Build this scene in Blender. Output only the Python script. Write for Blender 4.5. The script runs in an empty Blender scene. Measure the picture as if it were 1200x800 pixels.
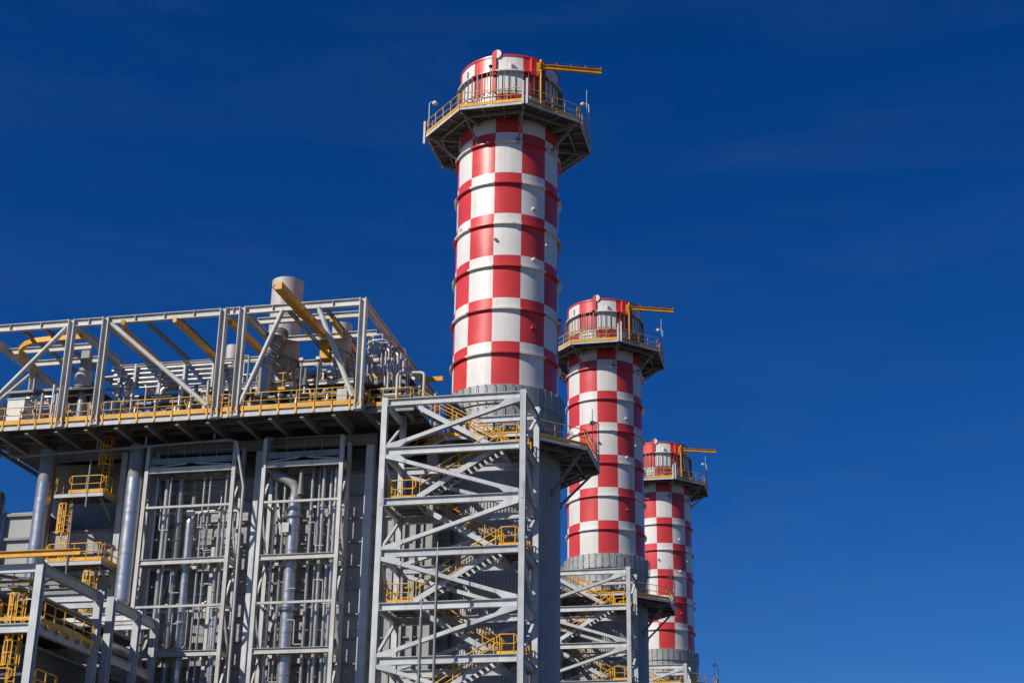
import bpy, math, random
from mathutils import Vector, Matrix
from math import sin, cos, pi, radians, sqrt, atan2, degrees

random.seed(7)
SC = bpy.context.scene
COL = SC.collection

# ------------------------------------------------------------------ camera
cam_d = bpy.data.cameras.new("camera")
cam = bpy.data.objects.new("camera", cam_d)
COL.objects.link(cam)
CAM_POS = Vector((21.4352, -95.6048, 1.7))
YAW, PITCH, ROLL = radians(-12.39488), radians(22.10873), radians(0.83089)
fwd = Vector((sin(YAW) * cos(PITCH), cos(YAW) * cos(PITCH), sin(PITCH)))
rgt = Vector((cos(YAW), -sin(YAW), 0))
upv = rgt.cross(fwd)
r2 = rgt * cos(ROLL) + upv * sin(ROLL)
u2 = -rgt * sin(ROLL) + upv * cos(ROLL)
cam.matrix_world = Matrix(((r2.x, u2.x, -fwd.x, CAM_POS.x),
                           (r2.y, u2.y, -fwd.y, CAM_POS.y),
                           (r2.z, u2.z, -fwd.z, CAM_POS.z),
                           (0, 0, 0, 1)))
cam_d.sensor_width = 36.0
cam_d.lens = 1859.973 / 1200 * 36.0
cam_d.clip_start = 0.5
cam_d.clip_end = 8000
SC.camera = cam

# ------------------------------------------------------------------ sky, sun, exposure
SUN_AZ = radians(-42)      # from -Y towards +X (negative: camera left)
SUN_EL = radians(37)
sdir = Vector((sin(SUN_AZ) * cos(SUN_EL), -cos(SUN_AZ) * cos(SUN_EL), sin(SUN_EL)))
world = bpy.data.worlds.new("World")
SC.world = world
world.use_nodes = True
wn = world.node_tree
bg = wn.nodes["Background"]
sky = wn.nodes.new("ShaderNodeTexSky")
sky.sky_type = 'NISHITA'
sky.sun_disc = False
sky.sun_elevation = SUN_EL
sky.sun_rotation = atan2(sdir.x, sdir.y)
sky.altitude = 0
sky.air_density = 1.0
sky.dust_density = 0.0
sky.ozone_density = 10.0
gam = wn.nodes.new("ShaderNodeGamma")          # deep clear-air blue, same grade over the whole sky
gam.inputs[1].default_value = 1.10
hsv = wn.nodes.new("ShaderNodeHueSaturation")
hsv.inputs["Saturation"].default_value = 1.16
hsv.inputs["Hue"].default_value = 0.511
hsv.inputs["Value"].default_value = 1.03
wn.links.new(sky.outputs[0], gam.inputs[0])
wn.links.new(gam.outputs[0], hsv.inputs["Color"])
tcw = wn.nodes.new("ShaderNodeTexCoord")
mpw = wn.nodes.new("ShaderNodeMapping")
mpw.inputs["Rotation"].default_value = (0.3, 0.25, 0.5)
mpw.inputs["Scale"].default_value = (2.0, 2.0, 9.0)
wn.links.new(tcw.outputs["Generated"], mpw.inputs[0])
nw = wn.nodes.new("ShaderNodeTexNoise")
nw.inputs["Scale"].default_value = 2.4
nw.inputs["Detail"].default_value = 7
nw.inputs["Roughness"].default_value = 0.62
nw.inputs["Distortion"].default_value = 0.7
wn.links.new(mpw.outputs[0], nw.inputs["Vector"])
rw = wn.nodes.new("ShaderNodeMapRange")
rw.inputs[1].default_value = 0.45
rw.inputs[2].default_value = 0.8
rw.inputs[3].default_value = 0.0
rw.inputs[4].default_value = 0.022
wn.links.new(nw.outputs["Fac"], rw.inputs[0])
mw = wn.nodes.new("ShaderNodeMix")
mw.data_type = 'RGBA'
mw.inputs[7].default_value = (6.0, 7.0, 8.5, 1.0)      # thin wisps of high cirrus
wn.links.new(rw.outputs[0], mw.inputs[0])
wn.links.new(hsv.outputs[0], mw.inputs[6])
wn.links.new(mw.outputs[2], bg.inputs[0])
bg.inputs[1].default_value = 0.06

sun_d = bpy.data.lights.new("sun", 'SUN')
sun_d.energy = 4.8
sun_d.angle = radians(0.5)
sun_d.color = (1.0, 0.94, 0.845)
sun = bpy.data.objects.new("sun", sun_d)
COL.objects.link(sun)
sun.location = (-80, -100, 120)
sun.rotation_euler = (-sdir).to_track_quat('-Z', 'Y').to_euler()

SC.view_settings.view_transform = 'Standard'
SC.view_settings.look = 'None'
SC.view_settings.exposure = 0.0
SC.view_settings.gamma = 1.0
SC.view_settings.use_curve_mapping = False


# ------------------------------------------------------------------ materials
def mat(name, col, rough=0.5, metal=0.0, var=0.12, scale=1.5, streak=0.0, streak_col=(0.2, 0.14, 0.08),
        bump=0.0, bump_scale=20.0, spec=0.5, tone=0.14):
    m = bpy.data.materials.new(name)
    m.use_nodes = True
    nt = m.node_tree
    N, L = nt.nodes, nt.links
    b = N["Principled BSDF"]
    b.inputs["Metallic"].default_value = metal
    b.inputs["Specular IOR Level"].default_value = spec
    tc = N.new("ShaderNodeTexCoord")
    nz = N.new("ShaderNodeTexNoise")
    nz.inputs["Scale"].default_value = scale
    nz.inputs["Detail"].default_value = 5
    nz.inputs["Roughness"].default_value = 0.6
    L.new(tc.outputs["Object"], nz.inputs["Vector"])
    rmp = N.new("ShaderNodeMapRange")
    rmp.inputs[1].default_value = 0.3
    rmp.inputs[2].default_value = 0.7
    rmp.inputs[3].default_value = 1.0 - var
    rmp.inputs[4].default_value = 1.0 + var * 0.6
    L.new(nz.outputs["Fac"], rmp.inputs[0])
    oi = N.new("ShaderNodeObjectInfo")
    orr = N.new("ShaderNodeMapRange")
    orr.inputs[3].default_value = 1.0 - tone
    orr.inputs[4].default_value = 1.0 + tone * 0.5
    L.new(oi.outputs["Random"], orr.inputs[0])
    mm = N.new("ShaderNodeMath")
    mm.operation = 'MULTIPLY'
    L.new(rmp.outputs[0], mm.inputs[0])
    L.new(orr.outputs[0], mm.inputs[1])
    mul = N.new("ShaderNodeVectorMath")
    mul.operation = 'SCALE'
    mul.inputs[0].default_value = col
    L.new(mm.outputs[0], mul.inputs["Scale"])
    out = mul.outputs[0]
    if streak > 0:
        mp = N.new("ShaderNodeMapping")
        mp.inputs["Scale"].default_value = (2.2, 2.2, 0.12)
        L.new(tc.outputs["Object"], mp.inputs[0])
        n2 = N.new("ShaderNodeTexNoise")
        n2.inputs["Scale"].default_value = 1.6
        n2.inputs["Detail"].default_value = 6
        L.new(mp.outputs[0], n2.inputs["Vector"])
        r3 = N.new("ShaderNodeMapRange")
        r3.inputs[1].default_value = 0.52
        r3.inputs[2].default_value = 0.78
        r3.inputs[3].default_value = 0.0
        r3.inputs[4].default_value = streak
        L.new(n2.outputs["Fac"], r3.inputs[0])
        mx = N.new("ShaderNodeMix")
        mx.data_type = 'RGBA'
        L.new(r3.outputs[0], mx.inputs[0])
        L.new(out, mx.inputs[6])
        mx.inputs[7].default_value = (*streak_col, 1)
        out = mx.outputs[2]
    L.new(out, b.inputs["Base Color"])
    rr = N.new("ShaderNodeMapRange")
    rr.inputs[1].default_value = 0.3
    rr.inputs[2].default_value = 0.7
    rr.inputs[3].default_value = max(0.05, rough - 0.04)
    rr.inputs[4].default_value = min(1.0, rough + 0.06)
    L.new(nz.outputs["Fac"], rr.inputs[0])
    L.new(rr.outputs[0], b.inputs["Roughness"])
    if bump > 0:
        n4 = N.new("ShaderNodeTexNoise")
        n4.inputs["Scale"].default_value = bump_scale
        n4.inputs["Detail"].default_value = 4
        L.new(tc.outputs["Object"], n4.inputs["Vector"])
        bp = N.new("ShaderNodeBump")
        bp.inputs["Strength"].default_value = bump
        bp.inputs["Distance"].default_value = 0.02
        L.new(n4.outputs["Fac"], bp.inputs["Height"])
        L.new(bp.outputs[0], b.inputs["Normal"])
    return m


M = {}
M['steel'] = mat("grey_steel_paint", (0.555, 0.575, 0.58), 0.5, var=0.18, scale=0.9, streak=0.38)
M['frame'] = mat("light_frame_paint", (0.575, 0.565, 0.53), 0.5, var=0.18, scale=0.9, streak=0.38)
M['grating'] = mat("galvanised_grating", (0.10, 0.096, 0.088), 0.65, var=0.3, scale=3.0)
M['deckbeam'] = mat("deck_steel", (0.25, 0.24, 0.22), 0.55, var=0.2, scale=1.2)
M['silver'] = mat("aluminium_cladding", (0.56, 0.545, 0.52), 0.31, metal=0.8, var=0.06, scale=2.5)
M['pipe'] = mat("pipe_cladding", (0.45, 0.435, 0.41), 0.33, metal=0.55, var=0.14, scale=2.0)
M['cladding'] = mat("wall_cladding", (0.36, 0.36, 0.35), 0.55, var=0.14, scale=0.7, streak=0.3)
M['casing'] = mat("stack_casing", (0.44, 0.44, 0.435), 0.45, metal=0.0, var=0.14, scale=1.0, streak=0.2)
M['galv'] = mat("galvanised_screen", (0.38, 0.39, 0.38), 0.5, metal=0.2, var=0.25, scale=2.5, streak=0.3)
M['yellow'] = mat("safety_yellow_paint", (0.78, 0.385, 0.012), 0.45, var=0.25, scale=1.6, streak=0.35, streak_col=(0.42, 0.21, 0.03))
M['red'] = mat("red_paint", (0.64, 0.054, 0.050), 0.29, var=0.15, scale=0.45, streak=0.30, streak_col=(0.38, 0.075, 0.06))
M['white'] = mat("white_paint", (0.75, 0.72, 0.665), 0.29, var=0.08, scale=0.45, streak=0.42, streak_col=(0.50, 0.45, 0.38))
M['beige'] = mat("beige_paint", (0.50, 0.46, 0.43), 0.5, var=0.12, scale=1.4, streak=0.25)
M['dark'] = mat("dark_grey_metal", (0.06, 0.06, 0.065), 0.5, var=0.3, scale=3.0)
M['equip'] = mat("grey_equipment_paint", (0.26, 0.265, 0.26), 0.5, var=0.25, scale=1.6, streak=0.25)
M['rust'] = mat("bronze_fitting", (0.25, 0.16, 0.09), 0.55, var=0.3, scale=4.0)
M['post'] = mat("dull_galvanised_post", (0.15, 0.15, 0.15), 0.6, var=0.2)
M['shade'] = mat("shaded_equipment_paint", (0.13, 0.13, 0.13), 0.55, var=0.3, scale=1.6)  # darker copy of the equipment grey, with the roof's shade put into the colour
M['ground'] = mat("yard_asphalt", (0.085, 0.075, 0.062), 0.9, var=0.25, scale=0.15, bump=0.3, bump_scale=4)


# ------------------------------------------------------------------ mesh builder
class MB:
    def __init__(s):
        s.v, s.f, s.m, s.s = [], [], [], []

    def add(s, vs, fs, mi=0, smooth=False):
        o = len(s.v)
        s.v.extend([tuple(v) for v in vs])
        for f in fs:
            s.f.append([o + i for i in f])
            s.m.append(mi)
            s.s.append(smooth)
        return s

    def box(s, x0, x1, y0, y1, z0, z1, mi=0):
        v = [(x0, y0, z0), (x1, y0, z0), (x1, y1, z0), (x0, y1, z0), (x0, y0, z1), (x1, y0, z1), (x1, y1, z1), (x0, y1, z1)]
        return s.add(v, [(3, 2, 1, 0), (4, 5, 6, 7), (0, 1, 5, 4), (1, 2, 6, 5), (2, 3, 7, 6), (3, 0, 4, 7)], mi)

    @staticmethod
    def axes(p0, p1, up):
        d = (Vector(p1) - Vector(p0)).normalized()
        up = Vector(up)
        if abs(d.dot(up)) > 0.999:
            up = Vector((0, 1, 0)) if abs(d.y) < 0.9 else Vector((1, 0, 0))
        side = d.cross(up).normalized()
        return d, side, side.cross(d).normalized()

    def extrude(s, prof, p0, p1, up=(0, 0, 1), mi=0):
        p0, p1 = Vector(p0), Vector(p1)
        d, sd, u = s.axes(p0, p1, up)
        n = len(prof)
        vs = [p0 + sd * a + u * b for a, b in prof] + [p1 + sd * a + u * b for a, b in prof]
        fs = [(i, (i + 1) % n, n + (i + 1) % n, n + i) for i in range(n)]
        fs += [tuple(range(n - 1, -1, -1)), tuple(range(n, 2 * n))]
        return s.add(vs, fs, mi)

    def bar(s, p0, p1, w, h, up=(0, 0, 1), mi=0):
        a, b = w / 2, h / 2
        return s.extrude([(-a, -b), (a, -b), (a, b), (-a, b)], p0, p1, up, mi)

    def ibeam(s, p0, p1, w, h, up=(0, 0, 1), tf=None, tw=None, mi=0):
        tf = tf or max(0.02, h * 0.09)
        tw = tw or max(0.016, w * 0.1)
        a, b, c = w / 2, h / 2, tw / 2
        pr = [(-a, -b), (a, -b), (a, -b + tf), (c, -b + tf), (c, b - tf), (a, b - tf), (a, b), (-a, b), (-a, b - tf), (-c, b - tf),
              (-c, -b + tf), (-a, -b + tf)]
        return s.extrude(pr, p0, p1, up, mi)

    def tube(s, pts, r, n=8, mi=0, caps=True, closed=False):
        pts = [Vector(p) for p in pts]
        k = len(pts)
        rings = []
        prev = None
        for i, p in enumerate(pts):
            if closed:
                t = (pts[(i + 1) % k] - pts[i - 1]).normalized()
            elif i == 0:
                t = (pts[1] - p).normalized()
            elif i == k - 1:
                t = (p - pts[i - 1]).normalized()
            else:
                t = ((pts[i + 1] - p).normalized() + (p - pts[i - 1]).normalized()).normalized()
            if prev is None:
                a = Vector((0, 0, 1)) if abs(t.z) < 0.9 else Vector((1, 0, 0))
                u = t.cross(a).normalized()
            else:
                u = (prev - t * prev.dot(t))
                u = u.normalized() if u.length > 1e-5 else t.cross(Vector((0, 0, 1))).normalized()
            prev = u
            w = t.cross(u)
            rr = r[i] if isinstance(r, (list, tuple)) else r
            rings.append([p + (u * cos(2 * pi * j / n) + w * sin(2 * pi * j / n)) * rr for j in range(n)])
        vs = [v for rg in rings for v in rg]
        fs = []
        for i in range(k if closed else k - 1):
            i2 = (i + 1) % k
            for j in range(n):
                fs.append((i * n + j, i * n + (j + 1) % n, i2 * n + (j + 1) % n, i2 * n + j))
        s.add(vs, fs, mi, True)
        if caps and not closed:
            s.add(rings[0], [tuple(range(n - 1, -1, -1))], mi)
            s.add(rings[-1], [tuple(range(n))], mi)
        return s

    def lathe(s, prof, n=48, c=(0, 0), mi=0, fmi=None, a0=0.0, smooth=True):
        """prof: list of (r, z) going around the outline; every segment keeps a sharp edge."""
        for (ra, za), (rb, zb) in zip(prof[:-1], prof[1:]):
            vs, fs = [], []
            o = len(s.v)
            for r_, z_ in ((ra, za), (rb, zb)):
                for j in range(n):
                    a = a0 + 2 * pi * j / n
                    s.v.append((c[0] + r_ * sin(a), c[1] - r_ * cos(a), z_))
            for j in range(n):
                j2 = (j + 1) % n
                s.f.append([o + j, o + j2, o + n + j2, o + n + j])
                s.m.append(fmi(a0 + 2 * pi * (j + 0.5) / n, (za + zb) / 2) if fmi else mi)
                s.s.append(smooth)
        return s

    def disc(s, r, z, n=48, c=(0, 0), mi=0, flip=False):
        vs = [(c[0] + r * sin(2 * pi * j / n), c[1] - r * cos(2 * pi * j / n), z) for j in range(n)]
        return s.add(vs, [tuple(range(n))[::-1] if flip else tuple(range(n))], mi)

    def prism(s, poly, z0, z1, mi=0):
        n = len(poly)
        vs = [(x, y, z0) for x, y in poly] + [(x, y, z1) for x, y in poly]
        fs = [(i, (i + 1) % n, n + (i + 1) % n, n + i) for i in range(n)] + [tuple(range(n - 1, -1, -1)), tuple(range(n, 2 * n))]
        return s.add(vs, fs, mi)

    def mesh(s, name, mats):
        me = bpy.data.meshes.new(name)
        me.from_pydata(s.v, [], s.f)
        for m in (mats if isinstance(mats, (list, tuple)) else [mats]):
            me.materials.append(m)
        me.polygons.foreach_set("material_index", s.m)
        me.polygons.foreach_set("use_smooth", s.s)
        me.update()
        return me

    def build(s, name, mats, parent=None):
        """links the shape as one object; coordinates are world coordinates unless the parent tree is local"""
        if parent is not None:
            o = ORG.get(parent.name, Vector((0, 0, 0)))
            s.v = [(x - o.x, y - o.y, z - o.z) for x, y, z in s.v]
        ob = bpy.data.objects.new(name, s.mesh(name, mats))
        COL.objects.link(ob)
        if parent is not None:
            ob.parent = parent
            ORG[ob.name] = ORG.get(parent.name, Vector((0, 0, 0)))
        return ob


ORG = {}


def thing(name, label, cat, loc=(0, 0, 0), group=None, local=False):
    o = bpy.data.objects.new(name, None)
    o.empty_display_size = 0.3
    COL.objects.link(o)
    o.location = loc
    o['label'] = label
    o['category'] = cat
    if group:
        o['group'] = group
    ORG[o.name] = Vector((0, 0, 0)) if local else Vector(loc)
    return o


def tag(o, label, cat, group=None):
    o['label'] = label
    o['category'] = cat
    if group:
        o['group'] = group
    return o


def solo(name, mb, m, label, cat, group=None, loc=None):
    """a thing that is a single mesh; its origin is moved to loc"""
    if loc is None:
        xs = [v[0] for v in mb.v]
        ys = [v[1] for v in mb.v]
        zs = [v[2] for v in mb.v]
        loc = ((min(xs) + max(xs)) / 2, (min(ys) + max(ys)) / 2, min(zs))
    mb.v = [(x - loc[0], y - loc[1], z - loc[2]) for x, y, z in mb.v]
    ob = bpy.data.objects.new(name, mb.mesh(name, m))
    COL.objects.link(ob)
    ob.location = loc
    ORG[ob.name] = Vector(loc)
    return tag(ob, label, cat, group)


def inst(me, name, parent, loc, rz=0.0):
    ob = bpy.data.objects.new(name, me)
    COL.objects.link(ob)
    ob.parent = parent
    o = ORG.get(parent.name, Vector((0, 0, 0)))
    ob.location = Vector(loc) - o
    ob.rotation_euler = (0, 0, rz)
    ORG[ob.name] = Vector(loc)
    return ob


def kids():
    d = {}
    for o in bpy.data.objects:
        if o.parent:
            d.setdefault(o.parent.name, []).append(o)
    return d


def copy_tree(o, km, parent=None):
    c = o.copy()
    COL.objects.link(c)
    if parent:
        c.parent = parent
    for ch in km.get(o.name, []):
        copy_tree(ch, km, c)
    return c


# ------------------------------------------------------------------ ground
g = MB()
g.add([(-3000, -3000, 0), (3000, -3000, 0), (3000, 3000, 0), (-3000, 3000, 0)], [(0, 1, 2, 3)])
go = g.build("ground", M['ground'])
go['kind'] = 'structure'

STACK_GAP = 42.756
YW = 'yellow'


# ------------------------------------------------------------------ shared builders
def railing(mb, pts, h=1.1, sp=1.15, r=0.028, mi=0, loops=True, drop=0.0):
    """handrail along a polyline at walking level: posts, top rail and knee rail joined by rounded ends"""
    pts = [Vector(p) for p in pts]
    up = Vector((0, 0, 1))
    tl = [p + up * h for p in pts]
    ml = [p + up * h * 0.52 for p in pts]
    d0 = (pts[1] - pts[0]).normalized()
    d1 = (pts[-1] - pts[-2]).normalized()
    if loops:
        e = 0.14
        path = [ml[0] + d0 * e] + ml[1:-1] + [ml[-1] - d1 * e, ml[-1] + up * e]
        path += [tl[-1] - up * e, tl[-1] - d1 * e] + tl[1:-1][::-1] + [tl[0] + d0 * e, tl[0] - up * e, ml[0] + up * e]
        mb.tube(path, r, 6, mi, closed=True)
    else:
        mb.tube(tl, r, 6, mi)
        mb.tube(ml, r, 6, mi)
    for a, b in zip(pts[:-1], pts[1:]):
        d = b - a
        n = max(1, round(d.length / sp))
        ins = 0.18 if loops and len(pts) == 2 else 0.0
        for i in range(n + 1):
            t = i / n
            p = a + d * t
            if ins:
                p = a + d.normalized() * (ins + (d.length - 2 * ins) * t)
            mb.tube([p - up * drop, p + up * h], r * 1.05, 6, mi, caps=False)
    return mb


def toe(mb, pts, h=0.2, t=0.02, z0=0.01, mi=0):
    for a, b in zip(pts[:-1], pts[1:]):
        a, b = Vector(a), Vector(b)
        mb.bar(a + Vector((0, 0, z0 + h / 2)), b + Vector((0, 0, z0 + h / 2)), t, h, mi=mi)
    return mb


def octo(R, z, off=0.0):
    out = []
    for k in range(8):
        a = radians(22.5 + 45 * k + off)
        out.append(Vector((R * sin(a), -R * cos(a), z)))
    return out


# ------------------------------------------------------------------ the stack (local coordinates: axis at x=y=0)
Z0, PR, PH = 55.40, 3.0575, radians(-2.46)
RS = 3.5
Z_TOP = Z0 + 2 * PR
Z_BOT = Z0 - 6 * PR
ZP_TOP, R_TOP = Z0 + 1.12, 5.85          # upper platform
ZP_MID, R_MID = 33.0, 6.35               # lower platform


def checker(a, z):
    col = math.floor(((a - PH) % (2 * pi)) / radians(30))
    row = math.floor((Z0 - z) / PR)
    return (col + row) % 2          # 0 white, 1 red


def octagon_platform(st, zt, R, rin, brace_z, brace_r, deck_mat, braces=range(8), heavy=False):
    pl = MB()
    outer = octo(R - 0.05, 0)
    n = 48
    # deck plate as eight trapezoids butted edge to edge around the shell
    ins = octo(rin, 0)
    for k in range(8):
        k2 = (k + 1) % 8
        pl.prism([(ins[k].x, ins[k].y), (outer[k].x, outer[k].y), (outer[k2].x, outer[k2].y), (ins[k2].x, ins[k2].y)], zt - 0.05, zt)
    plat = pl.build("platform_deck", deck_mat, st)
    ou = octo(R, 0)
    for k in range(8):
        k2 = (k + 1) % 8
        a, b = ou[k], ou[k2]
        d = (b - a).normalized()
        e = MB().bar(a + d * 0.03 + Vector((0, 0, zt - 0.14)), b - d * 0.03 + Vector((0, 0, zt - 0.14)), 0.06, 0.18)
        e.build("edge_beam", M['steel'], plat)
        t = MB()
        toe(t, [a + d * 0.02 + Vector((0, 0, zt)), b - d * 0.02 + Vector((0, 0, zt))], 0.22, 0.03, z0=0.01)
        t.build("toe_plate", M[YW], plat)
        rl = MB()
        rr = octo(R - 0.02, zt)
        railing(rl, [rr[k], rr[k2]], sp=1.12, drop=0.26)
        rl.build("railing", M[YW], plat)
        # secondary beams under each side
        m0 = (ins[k] * 0.45 + ou[k] * 0.55)
        m1 = (ins[k2] * 0.45 + ou[k2] * 0.55)
        sb = MB().ibeam(m0 + d * 0.08 + Vector((0, 0, zt - 0.20)), m1 - d * 0.08 + Vector((0, 0, zt - 0.20)), 0.12, 0.2)
        for t_ in (0.33, 0.67):
            i0 = ins[k].lerp(ins[k2], t_)
            o0 = ou[k].lerp(ou[k2], t_)
            dd = (o0 - i0).normalized()
            sb.bar(i0 + dd * 0.06 + Vector((0, 0, zt - 0.11)), o0 - dd * 0.06 + Vector((0, 0, zt - 0.11)), 0.09, 0.1)
        sb.build("deck_joist", M['deckbeam'], plat)
        # radial beam and raking brace at each corner
        v = ou[k].normalized()
        rb = MB().ibeam(v * (rin + 0.02) + Vector((0, 0, zt - 0.22)), v * (R - 0.16) + Vector((0, 0, zt - 0.22)), 0.16, 0.3)
        rb.build("radial_beam", M['deckbeam'], plat)
        if k in braces:
            w = 0.16 if heavy else 0.13
            br = MB().bar(v * (R - 0.55) + Vector((0, 0, zt - 0.40)), v * (brace_r + 0.02) + Vector((0, 0, brace_z)), w, w)
            br.bar(v * brace_r + Vector((0, 0, brace_z - 0.22)), v * brace_r + Vector((0, 0, brace_z + 0.22)), 0.3, 0.05)
            br.build("platform_brace", M['deckbeam'], plat)
    return plat


def lamp_post(st, pos, h, arm, name="lamp_post"):
    m = MB()
    p = Vector(pos)
    arm = Vector(arm)
    m.tube([p, p + Vector((0, 0, h - 0.12)), p + Vector((0, 0, h)) + arm * 0.35, p + Vector((0, 0, h)) + arm], 0.04, 8)
    o = m.build(name, M['steel'], st)
    hd = MB()
    c = p + Vector((0, 0, h - 0.05)) + arm
    hd.lathe([(0.0, c.z + 0.16), (0.10, c.z + 0.13), (0.19, c.z + 0.02), (0.17, c.z - 0.12), (0.0, c.z - 0.16)], 12, (c.x, c.y))
    hd.build("lamp_head", M['white'], o)
    return o


def make_stack():
    st = thing("chimney_stack", "nearest and tallest looking red and white checkered chimney, behind the largest stair tower",
               "chimney", (0, 0, 0), "checkered chimney stacks", local=True)
    RW = [M['white'], M['red']]
    # painted shell: one face per twelfth and row, split fine enough to read round
    sh = MB()
    for k in range(-2, 6):
        z0, z1 = Z0 - (k + 1) * PR, Z0 - k * PR
        sh.lathe([(RS, z0), (RS, z1)], 96, fmi=checker, a0=PH)
    sh.lathe([(RS, Z_TOP), (RS - 0.12, Z_TOP), (RS - 0.12, Z_TOP - 3)], 96, mi=1, a0=PH)
    shell = sh.build("shaft", RW, st)
    rim = MB().lathe([(RS + 0.003, Z_TOP - 0.13), (RS + 0.05, Z_TOP - 0.13), (RS + 0.05, Z_TOP + 0.02), (RS - 0.12, Z_TOP + 0.02)], 96, a0=PH)
    rim.build("rim_ring", M['red'], st)
    # stiffener rings, painted with the checkers
    for k in range(6):
        z = Z0 - 0.80 - k * PR
        rg = MB().lathe([(RS + 0.002, z - 0.05), (RS + 0.2, z - 0.05), (RS + 0.2, z + 0.06), (RS + 0.002, z + 0.06)], 96, fmi=checker, a0=PH)
        rg.build("stiffener_ring", RW, st)
    # top screen: ring lip and two tiers of radial fins
    zl = Z0 + 4.72
    lip = MB().lathe([(RS + 0.002, zl), (RS + 0.27, zl), (RS + 0.27, zl + 0.10), (RS + 0.002, zl + 0.2)], 96, fmi=checker, a0=PH)
    lip.build("screen_lip", RW, st)
    fn = MB()
    for za, zb in ((Z0 + 3.15, zl - 0.01), (Z0 + 1.7, Z0 + 3.0)):
        for j in range(56):
            a = PH + radians(3.2) + 2 * pi * j / 56
            v = Vector((sin(a), -cos(a), 0))
            fn.bar(v * (RS + 0.235) + Vector((0, 0, za)), v * (RS + 0.235) + Vector((0, 0, zb)), 0.05, 0.05, up=v)
            for zz in (zb - 0.05, za + 0.06):
                fn.bar(v * (RS + 0.01) + Vector((0, 0, zz)), v * (RS + 0.21) + Vector((0, 0, zz)), 0.035, 0.05)
    fn.build("screen_fins", M['post'], st)
    for zz in (Z0 + 1.75, Z0 + 2.35, Z0 + 3.08):
        MB().lathe([(RS + 0.265, zz - 0.025), (RS + 0.30, zz - 0.025), (RS + 0.30, zz + 0.025), (RS + 0.265, zz + 0.025), (RS + 0.265, zz - 0.025)], 72, a0=PH).build("screen_hoop", M['post'], st)
    # round lifting plate on the rim, half red, half white
    dp = MB()
    a = PH
    v = Vector((sin(a), -cos(a), 0))
    t = Vector((cos(a), sin(a), 0))
    c0 = v * (RS + 0.12) + Vector((0, 0, Z_TOP + 0.05))
    nn = 24
    for half, mi in ((-1, 1), (1, 0)):
        ar = [c0 + t * half * 0.33 * sin(pi * q / 12) + Vector((0, 0, 0.33 * cos(pi * q / 12))) for q in range(13)]
        bk = [p - v * 0.12 for p in ar]
        k = 13
        fs = [tuple(range(k)), tuple(range(2 * k - 1, k - 1, -1))] + [(i, k + i, k + i + 1, i + 1) for i in range(k - 1)]
        dp.add(ar + bk, fs, mi)
    dp.bar(v * (RS + 0.1) + t * -0.18 + Vector((0, 0, Z_TOP - 1.6)), v * (RS + 0.1) + t * -0.18 + Vector((0, 0, Z_TOP - 0.3)), 0.3, 0.14, up=v, mi=1)
    dp.build("lifting_plate", RW, st)
    # red box bracket that carries the davit
    bx = MB()
    a = radians(40)
    v = Vector((sin(a), -cos(a), 0))
    bx.bar(v * (RS + 0.13) + Vector((0, 0, Z_TOP - 1.55)), v * (RS + 0.13) + Vector((0, 0, Z_TOP - 0.15)), 0.55, 0.3, up=v)
    bx.build("davit_bracket", M['red'], st)
    # yellow davit
    zj = Z0 + 5.25
    a = radians(44.5)
    v = Vector((sin(a), -cos(a), 0))
    t = Vector((cos(a), sin(a), 0))
    base = v * (RS + 0.42) + Vector((0, 0, zj))
    dv = MB()
    dv.bar(base - v * 0.14 + Vector((0, 0, 0.38)), base - v * 0.14 + Vector((0, 0, -0.35)), 0.34, 0.1, up=v)
    for s_ in (-0.13, 0.13):
        p = base + t * s_
        dv.add([p - v * 0.12 + Vector((0, 0, 0.36)), p + v * 0.28 + Vector((0, 0, 0.3)), p + v * 0.28 + Vector((0, 0, -0.12)), p - v * 0.12 + Vector((0, 0, -0.75))],
               [(0, 1, 2, 3), (3, 2, 1, 0)])
    dv.tube([base + v * 0.12 + Vector((0, 0, -0.45)), base + v * 0.12 + Vector((0, 0, 0.5))], 0.11, 12)
    mount = dv.build("davit_mount", M[YW], st)
    d = Vector((cos(radians(20)), sin(radians(20)), 0))
    jb = MB().ibeam(base + v * 0.12 + d * 0.12 + Vector((0, 0, -0.02)), base + v * 0.12 + d * 4.25 + Vector((0, 0, -0.02)), 0.2, 0.34)
    jb.build("jib_beam", M[YW], mount)
    tr = MB()
    zt = Vector((0, 0, 0.36))
    b2 = base + v * 0.12
    tr.tube([b2 + d * 0.5 + zt, b2 + d * 4.35 + zt], 0.035, 6)
    for q in (1.1, 2.1, 3.1, 4.2):
        tr.bar(b2 + d * q + Vector((0, 0, 0.155)), b2 + d * q + zt, 0.1, 0.1)
    tr.build("festoon_rail", M['dark'], mount)
    ps = MB().tube([base + v * 0.12 + Vector((0, 0, -0.47)), base + v * 0.12 + Vector((0, 0, ZP_TOP - zj))], 0.075, 10)
    ps.build("davit_post", M[YW], mount)
    # small lugs and box on the shell
    for ad, z in ((41.2, 49.8), (18.2, 48.5), (-0.8, 47.4), (58, 47.4), (41.8, 46.1), (-48, 48.8), (42.5, 41.2), (150, 47), (210, 44), (100, 43)):
        a = radians(ad)
        v = Vector((sin(a), -cos(a), 0))
        lg = MB().bar(v * (RS + 0.003) + Vector((0, 0, z)), v * (RS + 0.24) + Vector((0, 0, z)), 0.34 if ad == 42.5 else 0.16, 0.14)
        lg.build("lug", M['red'] if checker(a, z) else M['white'], st)
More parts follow.
